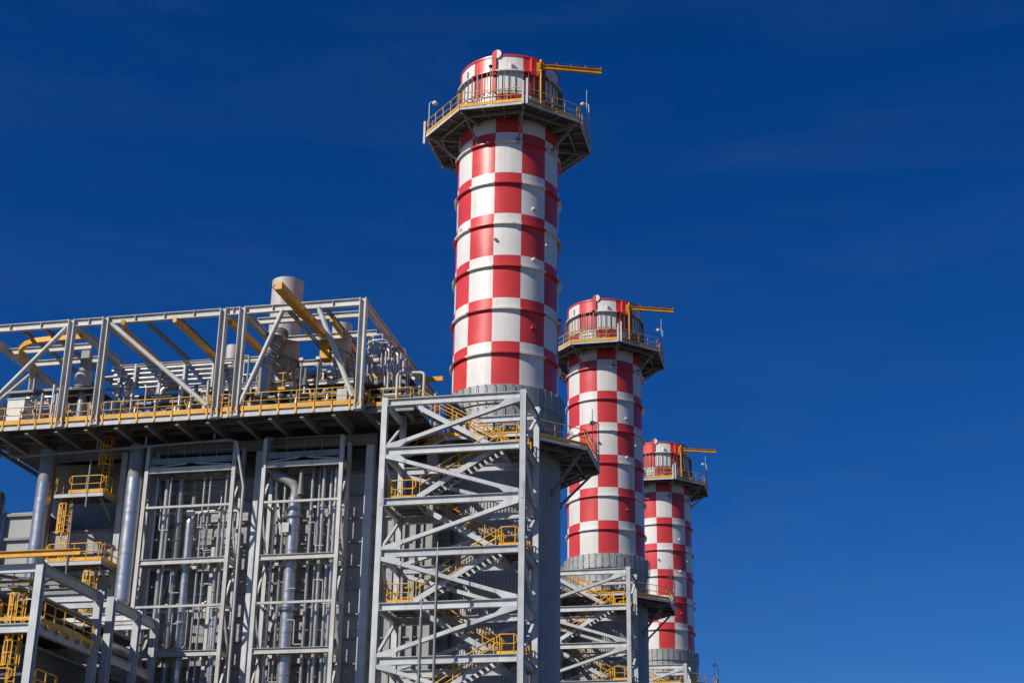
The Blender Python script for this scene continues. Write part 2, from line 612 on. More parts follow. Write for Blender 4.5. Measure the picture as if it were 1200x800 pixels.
    # vent slots on the top band
    for ad, z in ((14, Z_TOP - 0.85), (-44, Z_TOP - 0.95)):
        a = radians(ad)
        v = Vector((sin(a), -cos(a), 0))
        t = Vector((cos(a), sin(a), 0))
        hk = MB()
        if ad > 0:
            hk.bar(v * (RS + 0.003) + Vector((0, 0, z)), v * (RS + 0.30) + Vector((0, 0, z)), 0.12, 0.3)
        else:
            hk.bar(v * (RS + 0.04) + Vector((0, 0, z - 0.4)), v * (RS + 0.04) + Vector((0, 0, z + 0.4)), 0.16, 0.06, up=v)
        hk.build("lifting_lug", M['white' if ad > 0 else 'galv'], st)
    # upper platform
    up = octagon_platform(st, ZP_TOP, R_TOP, RS + 0.03, Z0 - 0.66, RS + 0.09, M['grating'])
    o8 = octo(R_TOP, ZP_TOP)
    lamp_post(up, o8[6] + Vector((0.1, 0.2, 0)), 2.7, (0.35, 0.12, 0))
    lamp_post(up, o8[2] + Vector((-0.05, -0.25, 0)), 3.7, (-0.42, -0.12, 0))
    for p, h in ((o8[2] + Vector((-0.12, -0.7, 0)), 4.6), (o8[6] + Vector((0.25, 0.6, 0)), 1.4)):
        MB().tube([p, p + Vector((0, 0, h))], 0.025, 6).build("antenna_whip", M['steel'], up)
    for p, hh in ((o8[6] + Vector((-0.12, -0.05, -0.75)), 1.75), (o8[0] + Vector((-0.10, -0.09, -0.25)), 1.75), (o8[0] + Vector((0.16, -0.03, -0.25)), 1.95)):
        MB().box(p.x - 0.07, p.x + 0.07, p.y - 0.06, p.y + 0.06, p.z, p.z + hh).build("antenna_panel", M['steel'], up)
    for x, h in ((-1.03, 2.95), (-0.16, 3.0)):
        y = -R_TOP * cos(radians(22.5)) + 0.05
        ms = MB().tube([(x, y, ZP_TOP), (x, y, ZP_TOP + h)], 0.04, 6).build("antenna_mast", M['equip'], up)
        if x > -0.5:
            MB().lathe([(0, ZP_TOP + h + 0.14), (0.16, ZP_TOP + h), (0.1, ZP_TOP + h - 0.12), (0, ZP_TOP + h - 0.14)], 10, (x, y)).build("beacon", M['dark'], ms)
    # cabinets standing on the upper deck behind the rail
    for ad, w in ((-30, 0.5), (-12, 0.7), (5, 0.9), (24, 0.5), (60, 0.6)):
        a = radians(ad)
        v = Vector((sin(a), -cos(a), 0))
        MB().bar(v * 4.6 + Vector((0, 0, ZP_TOP + 0.004)), v * 4.6 + Vector((0, 0, ZP_TOP + 0.65)), w, 0.3, up=v).build("junction_box", M['equip'], up)
    # grey screen at the foot of the painted shell
    zs = Z_BOT
    b1 = MB().lathe([(RS + 0.002, zs - 1.25), (3.80, zs - 1.25), (3.80, zs + 0.02), (RS + 0.002, zs + 0.02)], 96)
    b1.build("upper_screen_band", M['galv'], st)
    b2_ = MB().lathe([(3.70, zs - 2.75), (3.70, zs - 1.26)], 96)
    b2_.build("lower_screen_band", M['galv'], st)
    f2 = MB()
    for (za, zb, rr) in ((zs - 1.2, zs + 0.0, 3.805), (zs - 2.7, zs - 1.42, 3.705)):
        for j in range(42):
            a = 2 * pi * (j + 0.3) / 42
            v = Vector((sin(a), -cos(a), 0))
            f2.bar(v * (rr + 0.11) + Vector((0, 0, za)), v * (rr + 0.11) + Vector((0, 0, zb)), 0.035, 0.03, up=v)
            for zz in (zb - 0.03, za + 0.05):
                f2.bar(v * (rr + 0.002) + Vector((0, 0, zz)), v * (rr + 0.095) + Vector((0, 0, zz)), 0.03, 0.05)
    f2.build("screen_fins", M['post'], st)
    # corrugated casing below
    cs = MB()
    nr = 112
    prof = []
    for j in range(nr):
        a = 2 * pi * j / nr
        for da, r_ in ((0.0, 3.60), (0.46, 3.60), (0.54, 3.67), (0.92, 3.67)):
            aa = a + da * 2 * pi / nr
            prof.append((r_ * sin(aa), -r_ * cos(aa)))
    kk = len(prof)
    vs = [(x, y, 0.0) for x, y in prof] + [(x, y, zs - 2.76) for x, y in prof]
    cs.add(vs, [(i, (i + 1) % kk, kk + (i + 1) % kk, kk + i) for i in range(kk)])
    cs.build("casing", M['casing'], st)
    # lower platform
    lp = octagon_platform(st, ZP_MID, R_MID, 3.72, ZP_MID - 2.6, 3.69, M['grating'], braces=(1, 2, 3, 4, 5), heavy=True)
    o8 = octo(R_MID, ZP_MID)
    lamp_post(lp, o8[2] + Vector((0.0, -0.3, 0)), 3.2, (-0.4, -0.05, 0))
    for p, h in ((o8[2] + Vector((-0.4, -0.35, 0)), 4.1), (o8[1].lerp(o8[2], 0.75), 1.9)):
        MB().tube([p, p + Vector((0, 0, h))], 0.025, 6).build("antenna_whip", M['steel'], lp)
    for ad, z, w, h, m in ((38, ZP_MID + 1.25, 0.9, 1.5, 'beige'), (-12, ZP_MID + 1.0, 2.1, 1.1, 'beige'), (8, ZP_MID + 0.9, 0.8, 1.0, 'equip'), (30, ZP_MID + 1.3, 0.5, 0.6, 'white'), (-30, ZP_MID + 0.8, 0.7, 1.4, 'equip')):
        a = radians(ad)
        v = Vector((sin(a), -cos(a), 0))
        MB().bar(v * 3.86 + Vector((0, 0, z - h / 2)), v * 3.86 + Vector((0, 0, z + h / 2)), w, 0.36, up=v).build("instrument_cabinet", M[m], lp)
    return st


# ------------------------------------------------------------------ the stair tower in front of a stack
TX0, TX1, TY0, TY1 = -5.0, 3.42, -10.2, -6.25
LV = [33.8 - 3.07 * n for n in range(11)]


def make_tower():
    tw = thing("stair_tower", "braced grey steel stair tower with yellow handrails, nearest of the three and largest in view",
               "stair tower", (-0.8, -8.2, 0), "stair towers beside the stacks", local=False)
    H = 0.34

    def col(x, y, ztop):
        m = MB().ibeam((x, y, 0), (x, y, ztop), 0.34, 0.34, up=(0, 1, 0), tf=0.03, tw=0.025)
        c = m.build("column", M['steel'], tw)
        for z in (12.0, 27.5):
            MB().box(x - 0.10, x + 0.10, y - 0.195, y - 0.172, z, z + 1.0).build("splice_plate", M['steel'], c)
    for x in (TX0, TX1):
        for y in (TY0, TY1):
            col(x, y, 34.1 if y == TY0 else 34.4)
    g_ = 0.19
    for n, z in enumerate(LV):
        for y in (TY0, TY1):
            x0 = TX0 + g_
            if n == 0 and y == TY1:
                x0 = -0.3
            if n == 0 and y == TY1:
                MB().ibeam((x0, y, z), (TX1 - g_, y, z), 0.26, 0.40, tf=0.03).build("floor_beam", M['steel'], tw)
            else:
                b = MB().ibeam((x0, y, z), (TX1 - g_, y, z), 0.28, 0.44, tf=0.032)
                bo = b.build("floor_beam", M['steel'], tw)
                for xx in (x0 + 0.015, TX1 - g_ - 0.015):
                    MB().box(xx - 0.012, xx + 0.012, y - 0.17, y + 0.17, z - 0.26, z + 0.26).build("end_plate", M['steel'], bo)
        for x in (TX0, TX1):
            MB().ibeam((x, TY0 + g_, z), (x, TY1 - g_, z), 0.22, 0.38).build("side_beam", M['steel'], tw)
    # zigzag braces on the front and back, K braces on the sides
    right = True
    nodes = []
    for n in range(len(LV)):
        nodes.append(TX1 - 0.3 if n % 2 == 0 else TX0 + 0.3)
    for y, off in ((TY0, 0), (TY1, 1)):
        for n in range(len(LV) - 1):
            xa, xb = nodes[n], nodes[n + 1]
            if off and n == 0:
                continue
            za, zb = LV[n] - 0.30, LV[n + 1] + 0.30
            if off:
                xa, xb = (TX0 + 0.3, TX1 - 0.3) if n % 2 == 0 else (TX1 - 0.3, TX0 + 0.3)
                if n > 0:
                    xa, xb = xb, xa
            cb = MB().ibeam((xa, y, za), (xb, y, zb), 0.22, 0.30, up=(0, 1, 0), tf=0.025).build("cross_brace", M['steel'], tw)
            if y == TY0:
                A, B = Vector((xa, 0, za)), Vector((xb, 0, zb))
                for e, o, sg in ((A, B, 1), (B, A, -1)):
                    d_ = (o - e).normalized()
                    pn = Vector((-d_.z, 0, d_.x)) * 0.112
                    hx = 1 if d_.x > 0 else -1
                    zt_ = e.z + sg * 0.075
                    q = [Vector((e.x - hx * 0.1, 0, zt_)), Vector((e.x + hx * 0.75, 0, zt_)), e + d_ * 1.15 + pn, e + d_ * 1.15 - pn, Vector((e.x - hx * 0.1, 0, zt_ - sg * 0.2))]
                    if (e + d_ * 1.15 + pn).z * sg < (e + d_ * 1.15 - pn).z * sg:
                        q[2], q[3] = q[3], q[2]
                    gp = MB()
                    vs_ = [(p.x, y - 0.172, p.z) for p in q] + [(p.x, y - 0.153, p.z) for p in q]
                    gp.add(vs_, [(0, 1, 2, 3, 4), (9, 8, 7, 6, 5)] + [(i, 5 + i, 5 + (i + 1) % 5, (i + 1) % 5) for i in range(5)])
                    gp.build("gusset_plate", M['steel'], cb)
    ym = (TY0 + TY1) / 2
    for x in (TX0, TX1):
        for n in range(len(LV) - 1):
            ya, yb = (TY0 + 0.25, TY1 - 0.25) if n % 2 == 0 else (TY1 - 0.25, TY0 + 0.25)
            MB().bar((x, yb, LV[n] - 0.25), (x, ya, LV[n + 1] + 0.27), 0.16, 0.16).build("side_brace", M['steel'], tw)
    # landings
    XL, XR = -2.95, 1.95
    for n in range(1, len(LV)):
        z = LV[n] + 0.27
        rgt_ = n % 2 == 1
        x0, x1 = (XR, TX1 - 0.22) if rgt_ else (TX0 + 0.22, XL)
        y0, y1 = TY0 + 0.2, TY1 - 0.2
        ld = MB().box(x0, x1, y0, y1, z - 0.045, z)
        lo = ld.build("landing", M['grating'], tw)
        j = MB()
        xi = x0 if rgt_ else x1
        s_ = 1 if rgt_ else -1
        j.ibeam((xi + s_ * 0.07, y0 + 0.02, z - 0.17), (xi + s_ * 0.07, y1 - 0.02, z - 0.17), 0.12, 0.24)
        for yy in (y0 + 1.2, y0 + 2.4):
            j.bar((x0 + 0.14, yy, z - 0.12), (x1 - 0.02 if rgt_ else x1 - 0.14, yy, z - 0.12), 0.08, 0.14)
        j.build("landing_joist", M['deckbeam'], lo)
        xo = x1 if rgt_ else x0
        lines = [[(x0 + 0.05, y0 + 0.04, z), (x1 - 0.05, y0 + 0.04, z)], [(xo - s_ * 0.04, y0 + 0.12, z), (xo - s_ * 0.04, y1 - 0.1, z)],
                 [(x0 + 0.05, y1 - 0.04, z), (x1 - 0.05, y1 - 0.04, z)]]
        for ln in lines:
            t = MB()
            toe(t, ln, 0.17, 0.02, z0=0.005)
            t.build("toe_plate", M[YW], lo)
            rl = MB()
            railing(rl, ln, sp=0.95, r=0.036)
            rl.build("railing", M[YW], lo)
    # stair flights
    tread = MB().box(-0.135, 0.135, -0.5, 0.5, -0.02, 0.02).mesh("tread", M['grating'])

    def flight(xa, za, xb, zb, yc, w=1.05):
        a = Vector((xa, yc, za))
        b = Vector((xb, yc, zb))
        fl = MB()
        sd = Vector((0, 1, 0))
        fl.bar(a - sd * (w / 2) + Vector((0, 0, 0.0)), b - sd * (w / 2) + Vector((0, 0, 0.0)), 0.05, 0.30)
        f = fl.build("stair_flight", M['steel'], tw)
        MB().bar(a + sd * (w / 2), b + sd * (w / 2), 0.05, 0.30).build("stringer", M['steel'], f)
        n = 15
        for i in range(1, n + 1):
            p = a.lerp(b, i / (n + 1))
            inst(tread, "tread", f, p)
        for q in (-1, 1):
            rl = MB()
            o = sd * (q * (w / 2 + 0.0))
            p0 = a + o + Vector((0, 0, 0.16)) + (b - a) * 0.03
            p1 = b + o + Vector((0, 0, 0.16)) - (b - a) * 0.03
            railing(rl, [p0, p1], h=0.98, sp=1.25, loops=False, r=0.036)
            rl.build("stair_handrail", M[YW], f)

    YF, YB = TY0 + 0.95, TY1 - 0.95
    for n in range(1, len(LV)):
        z1, z0 = LV[n - 1] + 0.17, LV[n] + 0.35
        if n == 1:
            flight(XR, z0, -3.85, 34.45, YB)
        elif n % 2 == 0:
            flight(XL, z0, XR, z1, YF)
        else:
            flight(XR, z0, XL, z1, YB)
    flight(XL if LV[-1] and (len(LV) - 1) % 2 == 0 else XR, LV[-1] + 0.17, 2.0 if (len(LV) - 1) % 2 == 0 else -2.0, 0.12, YB if (len(LV) - 1) % 2 == 0 else YF)
    return tw


# ------------------------------------------------------------------ the boiler house (casing) beside the stack
WY = -4.35
WX0, WX1 = -29.6, -4.0
WCOL = [-29.35, -22.1, -14.8, -7.5]


def make_boiler():
    bo = thing("boiler_house", "long grey clad boiler house under the pipe deck, behind the two pipe frames", "building",
               (-17, 0, 0), "boiler houses", local=False)
    MB().box(-22.1, WX1, WY + 0.1, -WY - 0.1, 0.0, 31.3).build("inner_casing", M['equip'], bo)
    MB().box(WX0 + 0.001, -22.12, WY + 0.1, -WY - 0.1, 0.0, 28.4).build("inner_casing", M['equip'], bo)
    MB().box(WX0 - 1.6, -22.12, WY + 2.6, -WY - 0.1, 28.42, 33.9).build("upper_casing", M['equip'], bo)
    MB().box(-22.08, WX1 - 0.3, WY + 2.3, -WY - 0.1, 31.32, 33.9).build("upper_casing", M['equip'], bo)
    # cladding panels, two per bay and row, with open joints
    edges = []
    xs = [WX0] + WCOL[1:] + [WX1]
    for a, b in zip(xs[:-1], xs[1:]):
        n = 2 if b - a > 4 else 1
        for i in range(n):
            edges.append((a + (b - a) * i / n, a + (b - a) * (i + 1) / n))
    rows = []
    z = 12.0
    while z < 33.0:
        rows.append((z, min(33.3, z + 1.46)))
        z += 1.5
    meshes = {}
    for (a, b) in edges:
        for (za, zb) in rows:
            if za > 31.2 or (b < -22.0 and za > 28.0):
                continue
            key = (round(b - a, 2), round(zb - za, 2))
            if key not in meshes:
                w, h = key
                pm = MB()
                e = 0.02
                pm.box(-w / 2 + e, w / 2 - e, -0.035, 0.035, 0, h)
                for q in (0.33, 0.66):
                    pm.box(-w / 2 + e + 0.03, w / 2 - e - 0.03, -0.05, -0.036, h * q - 0.03, h * q + 0.03)
                meshes[key] = pm.mesh("cladding_panel", M['cladding'])
            inst(meshes[key], "cladding_panel", bo, ((a + b) / 2, WY + 0.05 + random.uniform(-0.006, 0.006), za))
    MB().box(WX0, WX1, WY + 0.02, WY + 0.09, 0.02, 11.98).build("base_cladding", M['cladding'], bo)
    for (za, zb) in rows[::1]:
        for a, b in zip(xs[:-1], xs[1:]):
            if za > 31.6 or (b < -22.0 and za > 28.6):
                continue
            MB().box(a + 0.26, b - 0.26, WY - 0.16, WY - 0.004, za - 0.06, za + 0.03).build("girt", M['deckbeam'], bo)
    for x in WCOL:
        MB().ibeam((x, WY - 0.30, 0), (x, WY - 0.30, 33.7), 0.5, 0.5, up=(0, 1, 0), tf=0.04, tw=0.03).build("wall_column", M['steel'], bo)
    # end wall ribs and the breeching to the stack
    br = MB().box(WX1 + 0.01, -2.6, -3.3, 3.3, 6.0, 34.1)
    MB().box(WX1 + 0.01, -3.3, -4.2, -3.46, 6.0, 34.1).build('end_wall', M['cladding'], bo)
    bro = br.build("breeching_duct", M['equip'], bo)
    for z in [8 + 1.6 * i for i in range(15)]:
        MB().box(WX1 + 0.012, -2.65, -3.44, -3.302, z, z + 0.14).build("duct_stiffener", M['deckbeam'], bro)
    # narrow clad strip with ribs between the casing and the tower
    st = MB()
    for x in (-6.6, -5.9, -5.2, -4.5):
        st.bar((x, WY - 0.14, 8), (x, WY - 0.14, 31.2), 0.16, 0.22, up=(0, 1, 0))
    st.build("wall_ribs", M['cladding'], bo)
    # lower inlet duct at the left end
    d = MB().box(-32.3, WX0 - 0.02, WY - 0.15, WY + 2.4, 14.0, 29.9)
    do = d.build("inlet_duct", M['cladding'], bo)
    for z in (29.7, 28.1, 26.2, 24.4, 22.6):
        MB().box(-32.33, WX0 - 0.05, WY - 0.34, WY - 0.152, z - 0.09, z + 0.09).build("duct_stiffener", M['equip'], do)
    for x in (-32.2, -29.95):
        MB().box(x - 0.09, x + 0.09, WY - 0.37, WY - 0.345, 14, 29.95).build("duct_stiffener", M['equip'], do)
    return bo


# ------------------------------------------------------------------ roof deck
DX0, DX1, DY = -33.3, -6.95, 8.85
DZ = 34.42


def make_deck():
    dk = thing("roof_deck", "wide overhanging steel deck with yellow toe board on top of the boiler house", "deck",
               (-20, 0, 33.7), "roof decks", local=False)
    w = 2.04
    x = DX0 + 0.1
    while x < DX1 - 0.2:
        x2 = min(x + w, DX1 - 0.08)
        for ya, yb in ((-DY + 0.12, -4.5), (-4.48, 0.0), (0.02, 4.48), (4.5, DY - 0.12)):
            MB().box(x + 0.012, x2 - 0.012, ya, yb, DZ - 0.06, DZ).build("deck_grating", M['grating'], dk)
        b = MB().ibeam((x, -DY + 0.1, DZ - 0.37), (x, -4.62, DZ - 0.37), 0.24, 0.6)
        b.build("deck_beam", M['deckbeam'], dk)
        MB().ibeam((x, 4.62, DZ - 0.33), (x, DY - 0.1, DZ - 0.33), 0.2, 0.5).build("deck_beam", M['deckbeam'], dk)
        x += w
    for y in (-7.4, -6.0):
        x = DX0 + 0.1
        while x < DX1 - 2.1:
            MB().ibeam((x + 0.12, y, DZ - 0.2), (x + w - 0.12, y, DZ - 0.2), 0.14, 0.22).build("deck_stringer", M['deckbeam'], dk)
            x += w
    MB().ibeam((-29.6, -4.9, DZ - 0.98), (DX1 - 0.1, -4.9, DZ - 0.98), 0.26, 0.7).build("deck_girder", M['deckbeam'], dk)
    for y in (-DY + 0.075, DY - 0.075):
        MB().box(DX0, DX1, y - 0.012, y + 0.012, DZ - 0.40, DZ - 0.01).build("edge_web", M['deckbeam'], dk)
    for y in (-DY, DY):
        MB().box(DX0, DX1, y - 0.04, y + 0.04, DZ - 0.42, DZ - 0.18).build("fascia", M['steel'], dk)
        t = MB()
        toe(t, [(DX0, y, DZ), (DX1, y, DZ)], 0.30, 0.03, z0=-0.02)
        t.build("toe_plate", M[YW], dk)
    for x in (DX0, DX1):
        MB().box(x - 0.04, x + 0.04, -DY + 0.05, DY - 0.05, DZ - 0.42, DZ - 0.12).build("fascia", M['deckbeam'], dk)
    # walkway stub that reaches into the stair tower
    MB().box(DX1 + 0.05, -3.8, -8.2, 6.0, DZ - 0.06, DZ).build("walkway", M['grating'], dk)
    MB().ibeam((DX1 + 0.05, -8.1, DZ - 0.25), (-3.85, -8.1, DZ - 0.25), 0.16, 0.3).build("deck_beam", M['deckbeam'], dk)
    MB().ibeam((DX1 + 0.05, -5.8, DZ - 0.25), (-3.85, -5.8, DZ - 0.25), 0.16, 0.3).build("deck_beam", M['deckbeam'], dk)
    MB().ibeam((-4.4, -8.0, DZ - 0.26), (-4.4, -5.9, DZ - 0.26), 0.16, 0.3).build("deck_beam", M['deckbeam'], dk)
    t = MB()
    toe(t, [(DX1 + 0.1, -8.18, DZ), (-4.6, -8.18, DZ)], 0.24, 0.03)
    t.build("toe_plate", M[YW], dk)
    r_ = MB()
    railing(r_, [(DX1 + 0.1, -8.15, DZ), (-3.9, -8.15, DZ)], sp=1.0)
    r_.build("railing", M[YW], dk)
    return dk


TCOL = [-26.85, -24.45, -16.4, -15.1, -7.15]


def deck_rails(dk):
    segs = [(-33.2, -27.2), (-26.5, -24.8), (-24.1, -16.75), (-16.15, -15.35), (-14.75, -7.5)]
    for a, b in segs:
        m = MB()
        railing(m, [(a, -DY - 0.03, DZ), (b, -DY - 0.03, DZ)], sp=1.16, drop=0.36)
        n = max(1, round((b - a) / 1.16))
        for i in range(n + 1):
            x = a + 0.18 + (b - a - 0.36) * i / n
            m.box(x - 0.06, x + 0.06, -DY - 0.09, -DY - 0.045, DZ - 0.38, DZ - 0.05)
        m.build("railing", M[YW], dk)
    for y0, y1 in ((-8.6, -8.2 + 3.0), (-3.4, 8.5)):
        m = MB()
        railing(m, [(DX1 - 0.02, y0, DZ), (DX1 - 0.02, y1, DZ)], sp=1.3)
        m.build("railing", M[YW], dk)


def make_roof_frame():
    rf = thing("roof_frame", "open grey steel frame with tubular braces standing on the roof deck", "steel frame",
               (-20, 0, DZ), local=False)
    zt = 41.4
    xs = [-33.4] + TCOL
    for x in xs:
        for y in ((-8.8, 0.0, 8.6) if x not in (-33.4,) else (-8.8, -1.4, 8.6)):
            if x == -16.4 and y == 0.0:
                continue
            zb = DZ - 0.36 if y == -8.8 else DZ + 0.02
            MB().ibeam((x, y, zb), (x, y, zt), 0.46, 0.42, up=(1, 0, 0), tf=0.045, tw=0.03).build("frame_column", M['frame'], rf)
            if y == -8.8:
                fb = MB().box(x - 0.27, x + 0.27, y - 0.28, y + 0.2, DZ - 0.40, DZ - 0.365)
                for q in (-0.24, 0.0, 0.24):
                    fb.box(x + q - 0.015, x + q + 0.015, y - 0.25, y - 0.216, DZ - 0.36, DZ - 0.02)
                fb.build("base_plate", M['frame'], rf)
        MB().ibeam((x, -8.55, zt - 0.3), (x, 8.4, zt - 0.3), 0.3, 0.5).build("roof_beam", M['frame'], rf)
    for a, b in zip(xs[:-1], xs[1:]):
        for y in (-8.8, 8.6):
            e = MB().ibeam((a + 0.24, y, zt - 0.25), (b - 0.24, y, zt - 0.25), 0.3, 0.48, tf=0.035)
            eo = e.build("top_beam", M['frame'], rf)
            n = max(1, int((b - a) / 2.6))
            for i in range(1, n + 1):
                x = a + (b - a) * i / (n + 1)
                MB().box(x - 0.015, x + 0.015, y - 0.145, y - 0.02, zt - 0.44, zt - 0.06).build("web_stiffener", M['frame'], eo)
    # purlins
    for (x0, x1, y, z) in ((-33.1, -27.1, -5.5, 40.9), (-33.1, -27.1, -3.5, 40.75), (-24.2, -16.7, -1.2, 40.9), (-14.8, -7.4, -7.1, 41.1), (-14.8, -7.4, -5.0, 40.6),
                           (-24.2, -16.7, 3.5, 40.9), (-14.8, -7.4, 0.3, 41.0), (-14.8, -7.4, 4.2, 41.0)):
        MB().ibeam((x0, y, z), (x1, y, z), 0.26, 0.42).build("purlin", M['frame'], rf)
    for x in (-30.6, -29.0, -21.9, -19.6, -12.2, -9.8):
        MB().ibeam((x, -8.5, zt - 0.28), (x, 3.0, zt - 0.28), 0.16, 0.26).build("roof_beam", M['deckbeam'], rf)
    # tubular braces in the front face
    for p0, p1 in (((-27.15, 41.0), (-33.2, 34.6)), ((-24.1, 40.95), (-17.0, 34.9)), ((-12.45, 41.05), (-14.85, 34.8)), ((-10.1, 41.0), (-7.55, 34.9))):
        MB().tube([(p0[0], -8.78, p0[1]), (p1[0], -8.78, p1[1])], 0.16, 14).build("tube_brace", M['frame'], rf)
    for p0, p1 in (((-33.3, -1.7, 40.9), (-33.3, -8.4, 34.8)), ((-33.1, -1.4, 40.9), (-30.2, -1.4, 34.8)), ((-7.15, 0.3, 40.8), (-7.15, 8.0, 34.9))):
        MB().tube([p0, p1], 0.14, 12).build("tube_brace", M['frame'], rf)
    return rf


# ------------------------------------------------------------------ pipe frames on the wall
def make_pipe_frame(x0, x1, label, first):
    f = thing("pipe_support_tower", label, "pipe frame", ((x0 + x1) / 2, -5.6, 0), "tall pipe frames on the boiler wall", local=False)
    y0, y1 = -6.4, -4.95
    for x in (x0, x1):
        for y in (y0, y1):
            MB().ibeam((x, y, 0), (x, y, 33.3), 0.24, 0.24, up=(0, 1, 0), tf=0.024, tw=0.02).build("column", M['frame'], f)
    heavy = [31.6, 25.7, 20.0, 14.2, 8.4, 2.8]
    thin = [29.2, 22.9, 17.1, 11.2, 5.5]
    for z in heavy:
        for y in (y0, y1):
            MB().ibeam((x0 + 0.13, y, z), (x1 - 0.13, y, z), 0.2, 0.34, tf=0.025).build("cross_beam", M['frame'], f)
        for x in (x0, x1):
            MB().ibeam((x, y0 + 0.13, z), (x, y1 - 0.13, z), 0.18, 0.3).build("side_beam", M['frame'], f)
        MB().box(x0 + 0.14, x1 - 0.14, y0 + 0.3, y1 - 0.5, z + 0.175, z + 0.21).build("frame_floor", M['grating'], f)
        n = 5
        for i in range(1, n):
            x = x0 + (x1 - x0) * i / n
            MB().bar((x, y0 + 0.11, z + 0.02), (x, y1 - 0.11, z + 0.02), 0.09, 0.14).build("tie_beam", M['deckbeam'], f)
    for z in thin:
        for y in (y0, y1):
            MB().bar((x0 + 0.12, y, z), (x1 - 0.12, y, z), 0.14, 0.14).build("cross_beam", M['frame'], f)
        for x in (x0, x1):
            MB().bar((x, y0 + 0.12, z), (x, y1 - 0.12, z), 0.12, 0.12).build("side_beam", M['frame'], f)
    lv = sorted(heavy + thin)
    for i, (a, b) in enumerate(zip(lv[:-1], lv[1:])):
        for x in (x0, x1):
            ya, yb = (y0 + 0.14, y1 - 0.14) if i % 2 else (y1 - 0.14, y0 + 0.14)
            MB().bar((x, ya, a + 0.18), (x, yb, b - 0.18), 0.11, 0.11).build("side_brace", M['frame'], f)
    # raking braces in the back plane
    for i in range(0, len(heavy) - 1):
        a, b = heavy[i], heavy[i + 1]
        if i % 2:
            MB().bar((x0 + 0.2, y1 + 0.0, b + 0.25), (x0 + 1.6, y1 + 0.0, a - 0.2), 0.14, 0.14).build("raking_brace", M['frame'], f)
        else:
            MB().bar((x0 + 1.1, y1 + 0.0, b + 0.25), (x0 + 0.2, y1 + 0.0, a - 0.2), 0.14, 0.14).build("raking_brace", M['frame'], f)
    # maintenance platform near the top
    z = 32.25
    pf = MB().box(x0 + 0.16, x1 - 0.16, y0 + 0.2, y1 - 0.2, z - 0.05, z).build("platform", M['grating'], f)
    n = 6
    w = (x1 - x0 - 0.3) / n
    for i in range(n):
        MB().box(x0 + 0.15 + w * i + 0.012, x0 + 0.15 + w * (i + 1) - 0.012, y0 - 0.02, y0 + 0.02, z - 0.24, z + 0.16).build("kick_plate", M['equip'], pf)
    r_ = MB()
    railing(r_, [(x0 + 0.2, y0 + 0.05, z), (x1 - 0.2, y0 + 0.05, z)], sp=1.1, loops=False, r=0.03)
    r_.build("railing", M['equip'], pf)
    k = MB()
    xm = (x0 + x1) / 2
    k.bar((x0 + 0.25, y0 + 0.02, 31.82), (xm - 0.3, y0 + 0.02, 32.0), 0.1, 0.08)
    k.bar((xm + 0.3, y0 + 0.02, 32.0), (x1 - 0.25, y0 + 0.02, 31.82), 0.1, 0.08)
    k.build("raking_brace", M['frame'], f)
    return f


def vpipe(x, y, z0, z1, r, m, label, group=None, flanges=(), n=14, name="vertical_pipe"):
    p = MB().tube([(x, y, z0), (x, y, z1)], r, n)
    o = solo(name, p, M[m], label, "pipe", group, (x, y, z0))
    bd = MB()
    z = z0 + 0.9
    while z < z1 - 0.3:
        if z > 12:
            bd.lathe([(r + 0.001, z - 0.03), (r + 0.014, z - 0.03), (r + 0.014, z + 0.03), (r + 0.001, z + 0.03)], n, (x, y))
        z += 1.45 + 0.2 * sin(x * 7)
    if bd.v:
        bd.build("lagging_bands", M['equip' if r > 0.2 else m], o)
    for z in flanges:
        MB().tube([(x, y, z - 0.07), (x, y, z + 0.07)], r * 1.32 + 0.02, n).build("flange", M[m], o)
    return o


# ================================================================== assemble
make_stack()
make_tower()
make_boiler()
make_deck()

km = kids()
stack0 = bpy.data.objects["chimney_stack"]
tower0 = bpy.data.objects["stair_tower"]
boiler0 = bpy.data.objects["boiler_house"]
deck0 = bpy.data.objects["roof_deck"]
s_lab = ["middle one of three red and white checkered chimneys in a row",
         "farthest and smallest looking red and white checkered chimney, right end of the row"]
t_lab = ["braced grey stair tower in front of the middle chimney, striped by shadows",
         "farthest stair tower, only its top showing at the foot of the smallest chimney"]
for i in (1, 2):
    s = copy_tree(stack0, km)
    s.location = (0, STACK_GAP * i, 0)
    s['label'] = s_lab[i - 1]
    t = copy_tree(tower0, km)
    t.location = (tower0.location.x, tower0.location.y + STACK_GAP * i, 0)
    t['label'] = t_lab[i - 1]
b = copy_tree(boiler0, km)
b.location = (boiler0.location.x, STACK_GAP, 0)
b['label'] = "second boiler house behind, glimpsed between the stair towers left of the middle chimney"
d = copy_tree(deck0, km)
d.location = (deck0.location.x, STACK_GAP, deck0.location.z)
d['label'] = "roof deck of the second boiler house, glimpsed behind the middle stair tower"

deck_rails(deck0)
make_roof_frame()

make_pipe_frame(-21.7, -15.85, "left of two tall light grey pipe frames, crowded with thin pipes", True)
make_pipe_frame(-13.85, -8.82, "right of two tall light grey pipe frames, around the thick silver riser", False)

